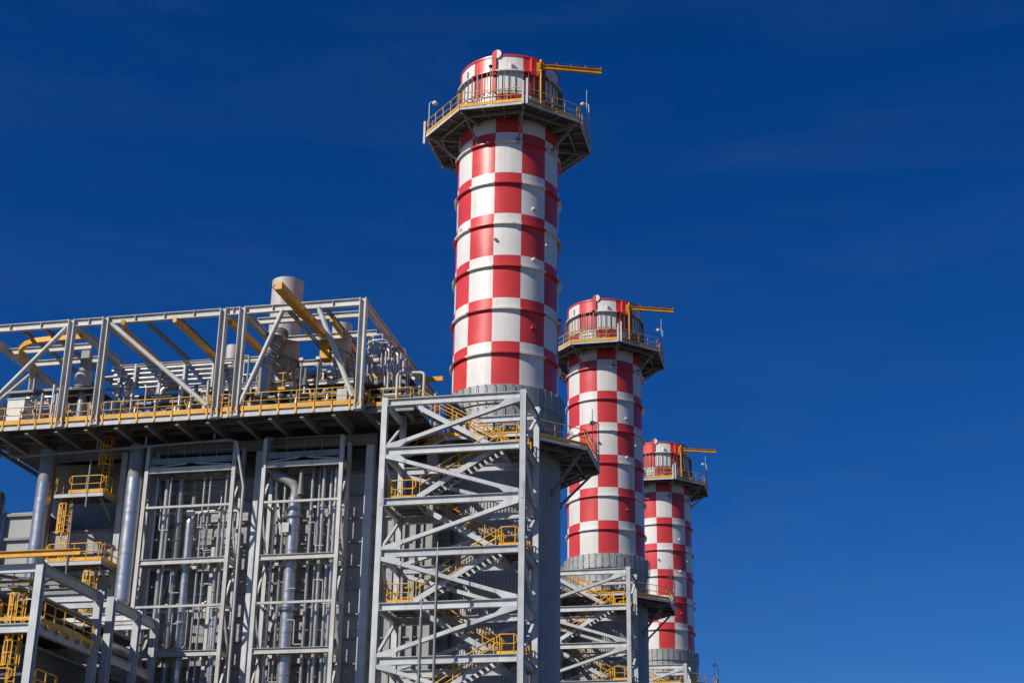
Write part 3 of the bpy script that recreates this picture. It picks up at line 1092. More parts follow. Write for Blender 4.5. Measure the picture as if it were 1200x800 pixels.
# ---- risers inside the frames
ORD = ["first", "second", "third", "fourth", "fifth", "sixth", "seventh", "eighth", "ninth", "tenth", "eleventh", "twelfth", "thirteenth", "fourteenth",
       "fifteenth", "sixteenth", "seventeenth", "eighteenth", "nineteenth", "twentieth", "twenty first", "twenty second", "twenty third"]
G1 = "thin pipes standing in the left pipe frame"
for i, (x, y, r, z1, m) in enumerate(((-21.15, -5.9, 0.10, 31.3, 'pipe'), (-20.62, -5.5, 0.17, 31.3, 'pipe'), (-20.2, -5.9, 0.08, 31.3, 'pipe'),
                                     (-19.75, -5.3, 0.22, 31.3, 'pipe'), (-17.95, -5.9, 0.07, 31.2, 'pipe'), (-17.55, -5.9, 0.07, 31.2, 'pipe'),
                                     (-16.9, -5.5, 0.12, 29.0, 'pipe'), (-16.45, -5.9, 0.09, 31.3, 'pipe'))):
    vpipe(x, y, 0.0, z1, r, m, ORD[i] + " from the left among the thin grey pipes standing in the left pipe frame", G1)
o = vpipe(-18.75, -5.75, 3.0, 28.3, 0.27, 'silver', "bright silver pipe in the left frame with a domed top under a small white box", None, (25.4, 22.0), 18)
MB().lathe([(0.272, 28.3), (0.22, 28.5), (0.1, 28.6), (0, 28.62)], 18, (-18.75, -5.75)).build("dome", M['silver'], o)
bx = solo("instrument_box", MB().box(-18.95, -18.5, -6.02, -5.7, 28.75, 29.05), M['white'], "small white box above the domed silver pipe in the left frame", "box")
vpipe(-16.65, -5.75, 15.0, 22.3, 0.17, 'silver', "short silver pipe with a collared head low in the left frame", None, (22.2, 21.8), 14)
o = vpipe(-18.9, -5.1, 29.5, 31.2, 0.16, 'equip', "dark spring hanger pot near the top of the left frame", None, (), 12, "spring_hanger")
# grey box columns in the left frame
for x0, x1, z0, z1, lb in ((-17.2, -16.75, 13.0, 26.8, "flat grey cable duct with a sunlit face in the left pipe frame"),):
    solo("cable_duct", MB().box(x0 - .2, x1 - .2, -5.35, -5.0, z0, z1), M['frame'], lb, "duct")
m = MB()
m.tube([(-18.35, -5.15, 30.9), (-17.3, -5.15, 30.9), (-17.05, -5.15, 30.7), (-17.05, -5.15, 29.4), (-17.3, -5.15, 29.2), (-18.3, -5.15, 29.2), (-18.5, -5.15, 29.0), (-18.5, -5.15, 27.3)], 0.05, 8)
solo("looped_tube", m, M['pipe'], "thin bent tube looping behind the pipes at the top of the left frame", "pipe")
m = MB()
m.tube([(-18.6, -5.2, 25.3), (-17.6, -5.2, 25.3), (-17.3, -5.2, 25.0), (-17.3, -5.2, 23.6), (-17.6, -5.2, 23.3), (-20.2, -5.2, 23.3)], 0.05, 8)
solo("looped_tube", m, M['pipe'], "thin bent tube looping low behind the pipes of the left frame", "pipe")
for i, x in enumerate((-19.2, -18.8, -18.2)):
    m = MB().tube([(x, -6.1, 22.6), (x, -6.1, 20.6), (x - 0.35, -6.1, 20.1)], 0.05, 8)
    solo("drain_tube", m, M['pipe'], ["left", "middle", "right"][i] + " of three hooked drain tubes below the middle of the left frame", "pipe", "hooked drain tubes in the left frame")

G2 = "slim silver pipes standing in the right pipe frame"
for i, (x, y, r, m) in enumerate(((-13.2, -5.8, 0.11, 'pipe'), (-12.75, -5.4, 0.11, 'pipe'), (-10.85, -5.7, 0.11, 'pipe'), (-10.5, -5.4, 0.11, 'pipe'),
                                 (-10.12, -5.7, 0.125, 'pipe'), (-9.72, -5.45, 0.115, 'pipe'), (-9.32, -5.7, 0.135, 'silver'))):
    vpipe(x, y, 0.0, 32.2 if i > 1 else 30.6, r, m, ORD[i] + " from the left among the slim silver pipes standing in the right pipe frame", G2, (29.0,) if i in (4, 6) else ())
o = vpipe(-11.95, -5.65, 0.0, 29.6, 0.43, 'silver', "thick silver riser with collars in the right pipe frame", None, (28.4, 22.6), 24, "thick_riser")
MB().box(-12.5, -12.05, -6.25, -6.02, 27.3, 27.9).build("pipe_clamp", M['frame'], o)
m = MB()
m.tube([(-11.95, -5.65, 29.62), (-11.95, -5.65, 30.2), (-12.15, -5.65, 30.55), (-12.7, -5.65, 30.9), (-13.4, -5.65, 31.2)], [0.34, 0.30, 0.30, 0.32, 0.32], 20)
solo("riser_elbow", m, M['equip'], "dull grey elbow reducer bending left at the top of the thick riser", "pipe elbow")
m = MB().tube([(-11.5, -6.05, 29.7), (-11.5, -6.05, 30.2), (-11.5, -6.05, 31.3)], [0.20, 0.16, 0.10], 12)
solo("valve_actuator", m, M['equip'], "slim blue grey valve actuator beside the riser elbow", "valve")
m = MB()
pts = [(-13.95, -5.6, 33.6), (-13.95, -5.6, 32.9), (-13.75, -5.6, 32.4), (-13.45, -5.6, 31.9), (-13.4, -5.6, 31.25)]
m.tube(pts, 0.3, 14)
for q in range(10):
    t_ = q / 9 * 3.98
    i = int(t_)
    a, b_ = Vector(pts[i]), Vector(pts[i + 1])
    c = a.lerp(b_, t_ - i)
    dd = (b_ - a).normalized()
    m.tube([c - dd * 0.03, c + dd * 0.03], 0.34, 14)
solo("expansion_bellows", m, M['equip'], "dark ribbed bellows pipe hanging below the deck beside the right pipe frame", "bellows")

# ---- two fat silver downpipes
for x, z0, z1, lb in ((-28.77, 2.0, 33.4, "fat shiny silver downpipe at the left edge beside the caged ladder"),
                      (-22.55, 23.4, 33.4, "fat shiny silver downpipe beside the left pipe frame, its rounded foot behind the rack beam")):
    r = 0.55
    o = solo("downpipe", MB().tube([(x, -6.2, z0), (x, -6.2, 31.2)], r, 32), M['silver'], lb, "pipe", "fat silver downpipes", (x, -6.2, z0))
    MB().tube([(x, -6.2, 31.21), (x, -6.2, z1)], r * 0.94, 32).build("upper_sleeve", M['equip'], o)
    for z in (28.9, 26.3, 25.0):
        if z > z0 + .5:
            MB().lathe([(r + 0.001, z - 0.03), (r + 0.012, z - 0.03), (r + 0.012, z + 0.03), (r + 0.001, z + 0.03)], 32, (x, -6.2)).build("seam_band", M['silver'], o)
    if z0 > 10:
        MB().tube([(x, -6.2, z0 - 0.002), (x, -6.2, z0 - 0.2), (x, -6.2, z0 - 0.36), (x, -6.2, z0 - 0.46), (x, -6.2, z0 - 0.5)], [r, r * 0.95, r * 0.78, r * 0.5, r * 0.15], 32).build("domed_foot", M['silver'], o)
        MB().tube([(x + 0.1, -5.85, z0 - 0.3), (x + 0.3, -5.0, z0 - 0.4)], 0.3, 18).build("side_outlet", M['silver'], o)
# pipe running along under the deck edge and down beside the right frame
m = MB().tube([(-31.2, -7.2, 33.9), (-31.1, -7.2, 33.1), (-30.9, -7.2, 32.85), (-30.4, -7.2, 32.8), (-15.95, -7.2, 33.15), (-15.6, -7.2, 33.0)], 0.085, 10)
hp = solo("hanging_pipe", m, M['deckbeam'], "long thin pipe hung below the deck edge, running left to right across the boiler front", "pipe")
for x in (-24.9, -21.6, -17.0):
    MB().bar((x, -7.2, 33.05), (x, -7.2, 33.6), 0.12, 0.12).build("pipe_hanger", M['deckbeam'], hp)
m = MB().tube([(-15.59, -7.2, 33.0), (-15.45, -7.2, 32.8), (-15.4, -7.1, 32.4), (-15.0, -6.75, 30.2), (-15.0, -6.6, 0.0)], 0.085, 10)
solo("drop_pipe", m, M['frame'], "thin pale pipe dropping from under the deck between the two pipe frames", "pipe")


# ---- cage ladders and access platforms at the left
def ladder(x, y, z0, z1, label, cage_from=2.2, w=0.46):
    ld = thing("cage_ladder", label, "ladder", (x, y, z0), "yellow cage ladders")
    for s in (-1, 1):
        MB().bar((x + s * w / 2, y, z0), (x + s * w / 2, y, z1), 0.06, 0.07, up=(0, 1, 0)).build("stile", M[YW], ld)
    rg = MB()
    z = z0 + 0.15
    while z < z1 - 0.1:
        rg.tube([(x - w / 2 + 0.03, y, z), (x + w / 2 - 0.03, y, z)], 0.024, 6)
        z += 0.3
    rg.build("rungs", M[YW], ld)
    cg = MB()
    R = 0.44
    zc = z0 + cage_from
    angs = [radians(a) for a in range(-90, 91, 30)]
    hoop = lambda zz: [(x - R, y, zz)] + [(x + R * sin(a), y - 0.12 - (R + .15) * cos(a), zz) for a in angs] + [(x + R, y, zz)]
    z = zc
    while z <= z1 - 0.02:
        h = hoop(z)
        for a, b_ in zip(h[:-1], h[1:]):
            cg.bar(a, b_, 0.02, 0.075)
        z += 0.62
    for p in hoop(zc)[1:-1]:
        cg.bar((p[0], p[1], zc - 0.03), (p[0], p[1], z - 0.6), 0.06, 0.02, up=(0, 1, 0))
    cg.build("safety_cage", M[YW], ld)
    return ld


def access_platform(x0, x1, y0, y1, z, label, gap=None, rails=("front", "right", "left")):
    p = thing("access_platform", label, "platform", ((x0 + x1) / 2, (y0 + y1) / 2, z - 0.3), "yellow railed access platforms")
    MB().box(x0 + 0.04, x1 - 0.04, y0 + 0.04, y1, z - 0.05, z).build("platform_deck", M['grating'], p)
    MB().box(x0, x1, y0 - 0.03, y0 + 0.03, z - 0.28, z - 0.06).build("edge_beam", M['steel'], p)
    for x in (x0, x1):
        MB().box(x - 0.03, x + 0.03, y0 + 0.04, y1, z - 0.28, z - 0.06).build("edge_beam", M['deckbeam'], p)
    for x in (x0 + 0.3, x1 - 0.3):
        MB().bar((x, y0 + 0.25, z - 0.3), (x, y1 - 0.05, z - 1.4), 0.12, 0.12).build("knee_brace", M['deckbeam'], p)
    lines = {"front": [((x0 if gap is None else gap) + 0.05, y0, z), (x1 - 0.05, y0, z)], "right": [(x1, y0 + 0.05, z), (x1, y1 - 0.1, z)], "left": [(x0, y0 + 0.05, z), (x0, y1 - 0.1, z)]}
    for k in rails:
        a, b_ = lines[k]
        t = MB()
        toe(t, [a, b_], 0.24, 0.03, z0=-0.03)
        t.build("toe_plate", M[YW], p)
        r_ = MB()
        railing(r_, [a, b_], sp=1.0, r=0.032)
        r_.build("railing", M[YW], p)
    return p


access_platform(-27.6, -24.25, -7.0, -4.8, 30.25, "upper yellow railed access platform between the two fat downpipes", gap=-26.7)
access_platform(-27.6, -23.75, -7.2, -4.8, 25.8, "lower yellow railed access platform between the two fat downpipes")
ladder(-26.95, -6.3, 25.85, 30.2, "cage ladder rising from the lower to the upper access platform", 1.9)
ladder(-24.9, -5.7, 30.3, 34.3, "cage ladder climbing from the upper access platform to the deck", 2.0)
ladder(-24.7, -6.4, 20.5, 25.75, "cage ladder ending under the lower access platform", 2.2)
# column between them
solo("support_column", MB().ibeam((-24.0, -4.95, 0), (-24.0, -4.95, 33.4), 0.4, 0.3, up=(0, 1, 0)), M['steel'],
     "grey support column at the right ends of the access platforms", "column")
m = MB().tube([(-26.0, -7.25, 24.8), (-26.1, -7.25, 29.2)], 0.06, 8)
lp = solo("lamp_pole", m, M['equip'], "thin lamp pole fixed to the lower access platform beside the ladder", "pole")
MB().box(-26.2, -26.0, -7.4, -7.2, 29.2, 29.45).build("lamp_head", M['dark'], lp)
m = MB().tube([(-25.35, -7.0, 29.3), (-25.35, -7.0, 32.4)], 0.06, 8)
lp = solo("lamp_pole", m, M['equip'], "thin lamp pole standing at the upper access platform rail", "pole")
m = MB().tube([(-32.97, -4.8, 14), (-32.97, -4.8, 30.9), (-32.97, -4.8, 31.15), (-32.97, -4.8, 31.35), (-32.97, -4.8, 31.45)], [0.6, 0.6, 0.53, 0.36, 0.1], 28)
solo("domed_vessel", m, M['silver'], "round topped silver vessel cut off by the left edge of the picture", "vessel")

# ------------------------------------------------------------------ lower left pipe rack
RX = -19.9
rk = thing("pipe_rack", "grey steel pipe rack with a yellow railed walkway at the lower left", "pipe rack", (-24, -14, 0))
rcol = [(-21.3, 0.42), (-14.5, 0.4), (-12.9, 0.42), (-9.4, 0.38), (-6.95, 0.38)]
for y, w in rcol:
    for x in (RX, -27.5):
        MB().ibeam((x, y, 0), (x, y, 22.0 + (0.1 if y < -20 else 0)), w, w, up=(0, 1, 0), tf=0.04, tw=0.03).build("column", M['steel'], rk)
for (ya, yb) in ((-21.3, -14.5), (-12.9, -9.4), (-9.4, -6.95)):
    for x in (RX, -27.5):
        for z, h in ((21.65, 0.55), (18.55, 0.5), (14.5, 0.5)):
            MB().ibeam((x, ya + 0.22, z), (x, yb - 0.22, z), 0.3, h, tf=0.04).build("long_beam", M['steel'], rk)
for y in (-21.3, -14.5, -12.9, -9.4, -6.95):
    for z in (21.65, 18.5, 14.5):
        MB().ibeam((-27.28, y, z), (RX - 0.22, y, z), 0.24, 0.46, tf=0.035).build("transom", M['steel'], rk)
for y in (-18.4, -16.2):
    MB().ibeam((-27.3, y, 21.62), (RX - 0.17, y, 21.62), 0.22, 0.36).build("purlin", M['equip'], rk)
for y in (-8.2,):
    MB().ibeam((-27.3, y, 21.62), (RX - 0.17, y, 21.62), 0.22, 0.34).build("purlin", M['frame'], rk)
MB().bar((-26.8, -20.9, 21.75), (RX - 0.3, -18.0, 21.75), 0.14, 0.14).build("plan_brace", M['deckbeam'], rk)
MB().bar((-24.4, -21.1, 21.75), (-21.5, -17.9, 21.75), 0.14, 0.14).build("plan_brace", M['deckbeam'], rk)
MB().box(-27.2, RX - 0.75, -19.2, -14.8, 20.45, 20.5).build("shade_floor", M['grating'], rk)  # grating floor added to block the sun from the rack columns
MB().box(-27.2, RX - 0.6, -12.7, -7.2, 20.35, 20.4).build("shade_floor", M['grating'], rk)  # second added floor, keeps sun off the columns and pipes farther in
for (x0, x1, y, z) in ((-26.8, -20.6, -20.7, 20.5), (-26.8, -20.6, -12.8, 18.75)):
    r_ = MB()
    railing(r_, [(x0, y, z), (x1, y, z)], sp=1.1, r=0.035)
    r_.build("railing", M[YW], rk)
# walkway along the outside
wz = 18.85
wk = MB().box(RX - 1.5, RX + 0.02, -21.05, -14.75, wz - 0.05, wz).build("walkway", M['grating'], rk)
t = MB()
toe(t, [(RX + 0.16, -20.9, wz), (RX + 0.16, -14.85, wz)], 0.24, 0.03)
t.build("toe_plate", M[YW], wk)
for i in range(5):
    y = -20.1 + 1.2 * i
    MB().box(RX + 0.152, RX + 0.24, y - 0.16, y + 0.16, wz - 0.28, wz - 0.02).build("bracket", M[YW], wk)
r_ = MB()
railing(r_, [(RX + 0.14, -20.8, wz), (RX + 0.14, -14.9, wz)], sp=1.2, r=0.035)
r_.build("railing", M[YW], wk)
wk2 = MB().box(-26.8, RX - 1.55, -21.1, -19.6, wz - 0.05, wz).build("walkway", M['grating'], rk)
t = MB()
toe(t, [(-26.8, -21.12, wz), (RX - 0.35, -21.12, wz)], 0.2, 0.03, z0=0.1)
t.build("toe_plate", M[YW], wk2)
r_ = MB()
railing(r_, [(-26.8, -21.1, wz), (-22.1, -21.1, wz)], sp=1.2, r=0.035)
railing(r_, [(-22.1, -21.05, wz), (-22.1, -18.6, wz)], sp=1.2, r=0.035)
r_.build("railing", M[YW], wk2)
for (a, b_, z) in (((-26.8, -21.15), (-20.9, -21.15), 15.4), ((RX + 0.12, -20.9), (RX + 0.12, -18.4), 15.4)):
    r_ = MB()
    railing(r_, [(a[0], a[1], z), (b_[0], b_[1], z)], sp=1.0, r=0.04)
    r_.build("railing", M[YW], rk)
MB().box(-26.9, RX - 0.3, -21.0, -13.2, 14.75, 14.8).build("walkway", M['grating'], rk)
MB().box(-26.9, RX - 0.3, -19.4, -14.8, wz - 0.1, wz - 0.06).build("walkway", M['grating'], rk)
ladder(-21.35, -20.45, 15.2, 20.6, "cage ladder inside the lower left pipe rack", 1.5)
m = MB().ibeam((-32.0, -21.75, 22.3), (-17.55, -21.75, 22.3), 0.22, 0.34, tf=0.035)
solo("hoist_beam", m, M[YW], "long yellow hoist beam lying across the head of the lower left pipe rack", "beam", "yellow hoist beams")
for i, (x, y, z, r, mm, lb, L0, L1) in enumerate((
        (-21.2, 0, 19.45, 0.34, 'silver', "silver pipe lying on the rack walkway behind the yellow rail", -18.6, -14.0),
        (-22.2, 0, 19.35, 0.26, 'pipe', "thinner grey pipe lying beside the silver one on the rack", -20.0, -8.0),
        (-23.4, 0, 19.5, 0.36, 'rust', "brown pipe lying deep in the pipe rack", -19.0, -7.5),
        (-20.9, 0, 19.6, 0.42, 'pipe', "large dull pipe between the rack columns near the left frame", -12.6, -7.2),
        (-21.6, 0, 18.95, 0.22, 'rust', "brown pipe low between the rack columns near the left frame", -12.6, -7.2),
        (-24.6, 0, 19.6, 0.4, 'silver', "far silver pipe in the depth of the pipe rack", -18.8, -8.0),
        (-22.6, 0, 15.4, 0.4, 'pipe', "grey pipe on the lowest tier of the pipe rack", -20.0, -7.5),
        (-24.0, 0, 15.3, 0.3, 'silver', "silver pipe on the lowest tier of the pipe rack", -20.0, -7.5))):
    solo("rack_pipe", MB().tube([(x, L0, z), (x, L1, z)], r, 20), M[mm], lb, "pipe", "pipes lying in the rack")
for i, (x, y, z, lb) in enumerate(((-21.0, -19.6, 18.87, "first valve body on the rack walkway, nearest the corner column"), (-23.0, -20.3, 18.87, "small valve on the rack floor left of the corner column"),
                                   (-24.6, -20.2, 18.87, "small valve on the rack floor at the left edge of the picture"))):
    v = MB().lathe([(0.0, z), (0.22, z), (0.22, z + 0.3), (0.12, z + 0.42), (0.12, z + 0.6), (0.26, z + 0.64), (0.26, z + 0.74), (0.0, z + 0.76)], 14, (x, y))
    solo("rack_valve", v, M['equip'], lb, "valve")

# ------------------------------------------------------------------ roof equipment
# monorail hoist beams under the roof frame
def mono(pts, label, h=0.34, w=0.24):
    m = MB()
    for a, b_ in zip(pts[:-1], pts[1:]):
        m.bar(a, b_, w, h)
    return solo("hoist_beam", m, M[YW], label, "beam", "yellow hoist beams")


mono([(-23.0, -9.4, 40.72), (-23.5, -7.6, 40.72)], "short bent end of the yellow hoist beam left of the middle, sticking out under the roof frame")
mono([(-23.5, -7.58, 40.72), (-23.75, 2.0, 40.72)], "yellow hoist beam under the roof frame behind the long diagonal tube")
mono([(-19.55, -9.2, 40.72), (-19.45, 2.0, 40.72)], "yellow hoist beam under the middle of the roof frame")
mono([(-16.1, -8.4, 40.6), (-15.6, 2.0, 40.6)], "yellow hoist beam behind the paired frame columns")
hb = mono([(-11.3, -12.8, 40.85), (-11.0, -3.6, 40.85)], "largest yellow hoist beam, reaching far out past the front of the roof frame", 0.48, 0.44)
MB().bar((-11.65, -12.7, 40.98), (-11.4, -4.0, 40.98), 0.1, 0.06).build("cable_rail", M['steel'], hb)
MB().tube([(-11.85, -12.85, 40.95), (-11.6, -4.0, 40.95)], 0.03, 6).build("festoon_cable", M['dark'], hb)
MB().box(-11.35, -10.7, -4.6, -3.7, 39.3, 40.55).build("hoist_block", M[YW], hb)
mono([(-9.65, -7.5, 40.72), (-9.9, -0.8, 40.72)], "short yellow hoist beam right of the largest one")
mono([(-4.9, -3.0, 37.95), (-3.45, -3.0, 37.95)], "stub of a yellow hoist beam sticking out towards the nearest chimney", 0.3, 0.2)
mono([(-8.2, -3.0, 37.4), (-4.5, -3.0, 37.4)], "low yellow beam at the right end of the roof frame", 0.26, 0.2)
# curved monorail
cp = [(-26.64, -7.55), (-28.6, -7.6), (-30.2, -7.45), (-31.1, -7.0), (-31.8, -6.3), (-32.2, -5.4), (-32.4, -4.2), (-32.6, -2.3)]
mono([(x, y, 40.72) for x, y in cp], "curved yellow hoist track hanging under the left end of the roof frame")


def vent(x, y, z0, z1, r, label):
    v = thing("roof_vent", label, "vent", (x, y, z0), "blowdown vents on the roof")
    zc = z0 + 2.0
    MB().lathe([(r - 0.08, z1), (r, z1), (r, zc), (r * 0.45, zc - 0.8), (r * 0.45, z0)], 40, (x, y)).build("silencer_body", M['beige'], v)
    MB().lathe([(r - 0.08, z1 - 0.001), (r - 0.08, z1 - 1.2)], 40, (x, y)).build("inner_shell", M['dark'], v)
    MB().lathe([(r + 0.002, zc - 0.06), (r + 0.07, zc - 0.06), (r + 0.07, zc + 0.08), (r + 0.002, zc + 0.08)], 40, (x, y)).build("base_ring", M['equip'], v)
    for k in range(4):
        a = radians(45 + 90 * k)
        MB().bar((x + r * 0.85 * sin(a), y - r * 0.85 * cos(a), zc - 0.08), (x + r * 0.85 * sin(a), y - r * 0.85 * cos(a), z0), 0.14, 0.14).build("leg", M['frame'], v)
    return v


vent(-14.1, -4.0, DZ + 3.0, 45.15, 1.05, "large beige cylindrical vent rising above the roof frame behind the largest hoist beam")
vent(-10.1, -4.0, DZ + 3.3, 41.75, 0.66, "smaller grey cylindrical vent right of the large one")
vent(-18.0, -3.0, DZ + 3.0, 41.2, 0.5, "slim vent half hidden behind the paired frame columns")
# support grid of the vents
gr = thing("vent_platform", "grey equipment platform carrying the cylindrical vents", "platform", (-12, -3.5, DZ))
MB().box(-18.9, -8.6, -5.6, -1.8, DZ + 2.9, DZ + 2.99).build("platform_deck", M['grating'], gr)
for x in (-18.7, -15.2, -12.0, -8.8):
    for y in (-5.4, -2.0):
        MB().ibeam((x, y, DZ), (x, y, DZ + 2.89), 0.2, 0.2, up=(0, 1, 0)).build("leg", M['frame'], gr)
for y in (-5.62, -1.78):
    MB().ibeam((-18.9, y, DZ + 2.75), (-8.6, y, DZ + 2.75), 0.16, 0.26).build("edge_beam", M['frame'], gr)
# ribbed exhaust elbow
m = MB()
pts = [(-14.45, -5.9, DZ), (-14.45, -5.9, 38.6), (-14.3, -5.9, 39.3), (-14.0, -5.9, 39.9), (-13.75, -5.7, 40.5), (-13.75, -5.5, 40.9)]
m.tube(pts, 0.46, 20)
eo = solo("exhaust_duct", m, M['pipe'], "grey exhaust duct with a ribbed elbow below the large beige vent", "duct")
rb = MB()
for q in range(14):
    t_ = 1 + q / 13 * 3.9
    i = min(4, int(t_))
    a, b_ = Vector(pts[i]), Vector(pts[i + 1])
    c = a.lerp(b_, t_ - i)
    dd = (b_ - a).normalized()
    rb.tube([c - dd * 0.03, c + dd * 0.03], 0.51, 20)
rb.build("elbow_ribs", M['equip'], eo)

# pipe bundle on hangers
for i, (z, r, x0, x1) in enumerate(((39.40, 0.10, -25.9, -17.4), (39.08, 0.12, -25.7, -17.6), (38.75, 0.12, -25.7, -17.5), (38.42, 0.13, -25.7, -17.3), (38.1, 0.07, -26.0, -17.6))):
    solo("header_pipe", MB().tube([(x0, -4.5, z), (x1, -4.5, z)], r, 12), M['pipe'],
         ["topmost pipe of the stack of five level header pipes on the roof", "second pipe from the top of the five level header pipes", "middle pipe of the five level header pipes",
          "second pipe from the bottom of the five level header pipes", "thin lowest pipe of the five level header pipes"][i], "pipe", "level header pipes on the roof")
hr = thing("header_rack", "upright grey hangers holding the level header pipes on the roof", "pipe support", (-22, -4.75, DZ))
for x in (-25.2, -24.1, -22.3, -20.6, -18.6):
    MB().bar((x, -4.74, DZ), (x, -4.74, 39.7), 0.14, 0.14, up=(0, 1, 0)).build("hanger", M['frame'], hr)
MB().ibeam((-26.0, -4.3, 39.75), (-17.4, -4.3, 39.75), 0.2, 0.2).build("head_beam", M['frame'], hr)
# steam drum and dark masses behind
def drum(x0, x1, y, z, r, m, label):
    d_ = MB().tube([(x0 - 0.5, y, z), (x0 - 0.35, y, z), (x0, y, z), (x1, y, z), (x1 + 0.35, y, z), (x1 + 0.5, y, z)], [r * 0.3, r * 0.75, r, r, r * 0.75, r * 0.3], 28)
    o = solo("steam_drum", d_, M[m], label, "drum", "steam drums on the roof")
    for x in (x0 + 1.0, x1 - 1.0):
        MB().box(x - 0.25, x + 0.25, y - r * 0.7, y + r * 0.7, DZ, z - r * 0.6).build("saddle", M['deckbeam'], o)
    return o


drum(-25.5, -20.0, 0.8, 36.6, 1.0, 'shade', "dark horizontal steam drum behind the header pipes")
drum(-18.2, -10.5, 0.8, 36.9, 1.0, 'shade', "dark horizontal steam drum behind the yellow upper walkway")
# drum silencer and column at left
o = solo("square_column", MB().box(-28.2, -27.6, -4.7, -4.2, DZ, 41.0), M['equip'], "square blue grey column behind the paired columns at the left", "column")
o = solo("roof_drum", MB().tube([(-27.4, -5.5, 37.8), (-27.4, -5.5, 39.0)], 0.55, 24), M['beige'], "pale drum shaped silencer between the paired columns at the left", "drum")
MB().lathe([(0.552, 37.9), (0.62, 37.9), (0.62, 37.98), (0.552, 37.98)], 24, (-27.4, -5.5)).build("band", M['equip'], o)
MB().tube([(-27.3, -5.5, DZ), (-27.3, -5.5, 37.79)], 0.3, 18).build("stand_pipe", M['pipe'], o)
pf = thing("equipment_shelf", "dark equipment platform under the pale drum", "platform", (-27.3, -5.2, DZ))
MB().box(-29.0, -25.9, -6.3, -3.9, 37.55, 37.62).build("platform_deck", M['grating'], pf)
for x in (-28.8, -26.1):
    for y in (-6.1, -4.1):
        MB().bar((x, y, DZ), (x, y, 37.54), 0.16, 0.16, up=(0, 1, 0)).build("leg", M['frame'], pf)
# white module boxes at far left
for i, (x0, x1, z0, z1, lb) in enumerate(((-32.9, -31.9, DZ + 0.9, DZ + 2.0, "white equipment box at the left end of the deck"), (-31.6, -30.4, DZ + 0.8, DZ + 2.3, "larger white equipment box at the left end of the deck, under the curved track"))):
    bo_ = solo("equipment_box", MB().box(x0, x1, -7.3, -6.2, z0, z1), M['white'], lb, "box")
    MB().box(x0 - 0.05, x1 + 0.05, -7.35, -6.15, z1 + 0.001, z1 + 0.08).build("lid", M['frame'], bo_)
    for xx in (x0 + 0.1, x1 - 0.1):
        MB().box(xx - 0.05, xx + 0.05, -7.2, -6.3, DZ, z0 - 0.001).build("foot", M['equip'], bo_)
solo("control_cabinet", MB().box(-8.85, -8.2, -8.0, -7.6, DZ, DZ + 1.35), M['frame'], "light grey control cabinet behind the deck rail near the right end", "cabinet")
# vertical tubes and valves along the deck front
G3 = "small upright pipes behind the deck rail"
rnd = random.Random(3)
spots = [(-29.6, -6.5, 2.9, .11), (-29.0, -6.2, 3.6, .13), (-28.5, -6.9, 2.6, .09), (-25.6, -6.0, 3.0, .12), (-24.9, -7.3, 1.4, .13), (-23.2, -6.6, 2.2, .10), (-22.6, -5.9, 3.1, .08),
         (-21.4, -6.8, 1.6, .12), (-20.1, -6.1, 3.4, .14), (-19.1, -6.6, 2.4, .1), (-18.3, -5.9, 3.3, .12), (-17.2, -6.3, 3.6, .2), (-16.8, -5.9, 4.1, .12), (-13.0, -6.9, 1.5, .1), (-12.2, -7.0, 2.0, .09),
         (-9.0, -5.9, 2.4, .1), (-8.1, -5.4, 3.0, .12)]
spots.sort()
for i, (x, y, h, r) in enumerate(spots):
    o = solo("roof_pipe", MB().tube([(x, y, DZ), (x, y, DZ + h)], r, 12), M['pipe' if r < .13 else 'silver'], ORD[i] + " from the left among the small upright pipes behind the deck rail", "pipe", G3)
    if h < 2.3:
        MB().tube([(x, y, DZ + h + 0.001), (x, y, DZ + h + 0.16)], r * 1.7, 12).build("cap", M['silver'], o)
G4 = "hand valves behind the deck rail"
nv = -1
for i in range(22):
    x = -32.5 + i * 1.15 + rnd.uniform(-.2, .2)
    y = rnd.uniform(-8.0, -6.4)
    z = DZ + rnd.uniform(0.3, 0.6)
    if abs(x + 24.45) < .4 or abs(x + 26.85) < .4:
        continue
    nv += 1
    m = MB().lathe([(0.0, DZ), (0.09, DZ), (0.09, z), (0.2, z + 0.02), (0.22, z + 0.3), (0.1, z + 0.36), (0.06, z + 0.7), (0.0, z + 0.7)], 12, (x, y))
    o = solo("hand_valve", m, M[rnd.choice(['equip', 'silver', 'pipe'])], ORD[nv] + " small hand valve from the left behind the deck rail", "valve", G4)
    hw = MB()
    hw.tube([(x + 0.2 * cos(q * pi / 6), y + 0.2 * sin(q * pi / 6), z + 0.72) for q in range(12)], 0.025, 6, closed=True)
    hw.bar((x - 0.19, y, z + 0.72), (x + 0.19, y, z + 0.72), 0.03, 0.03)
    hw.build("hand_wheel", M[rnd.choice(['yellow', 'rust', 'equip'])], o)
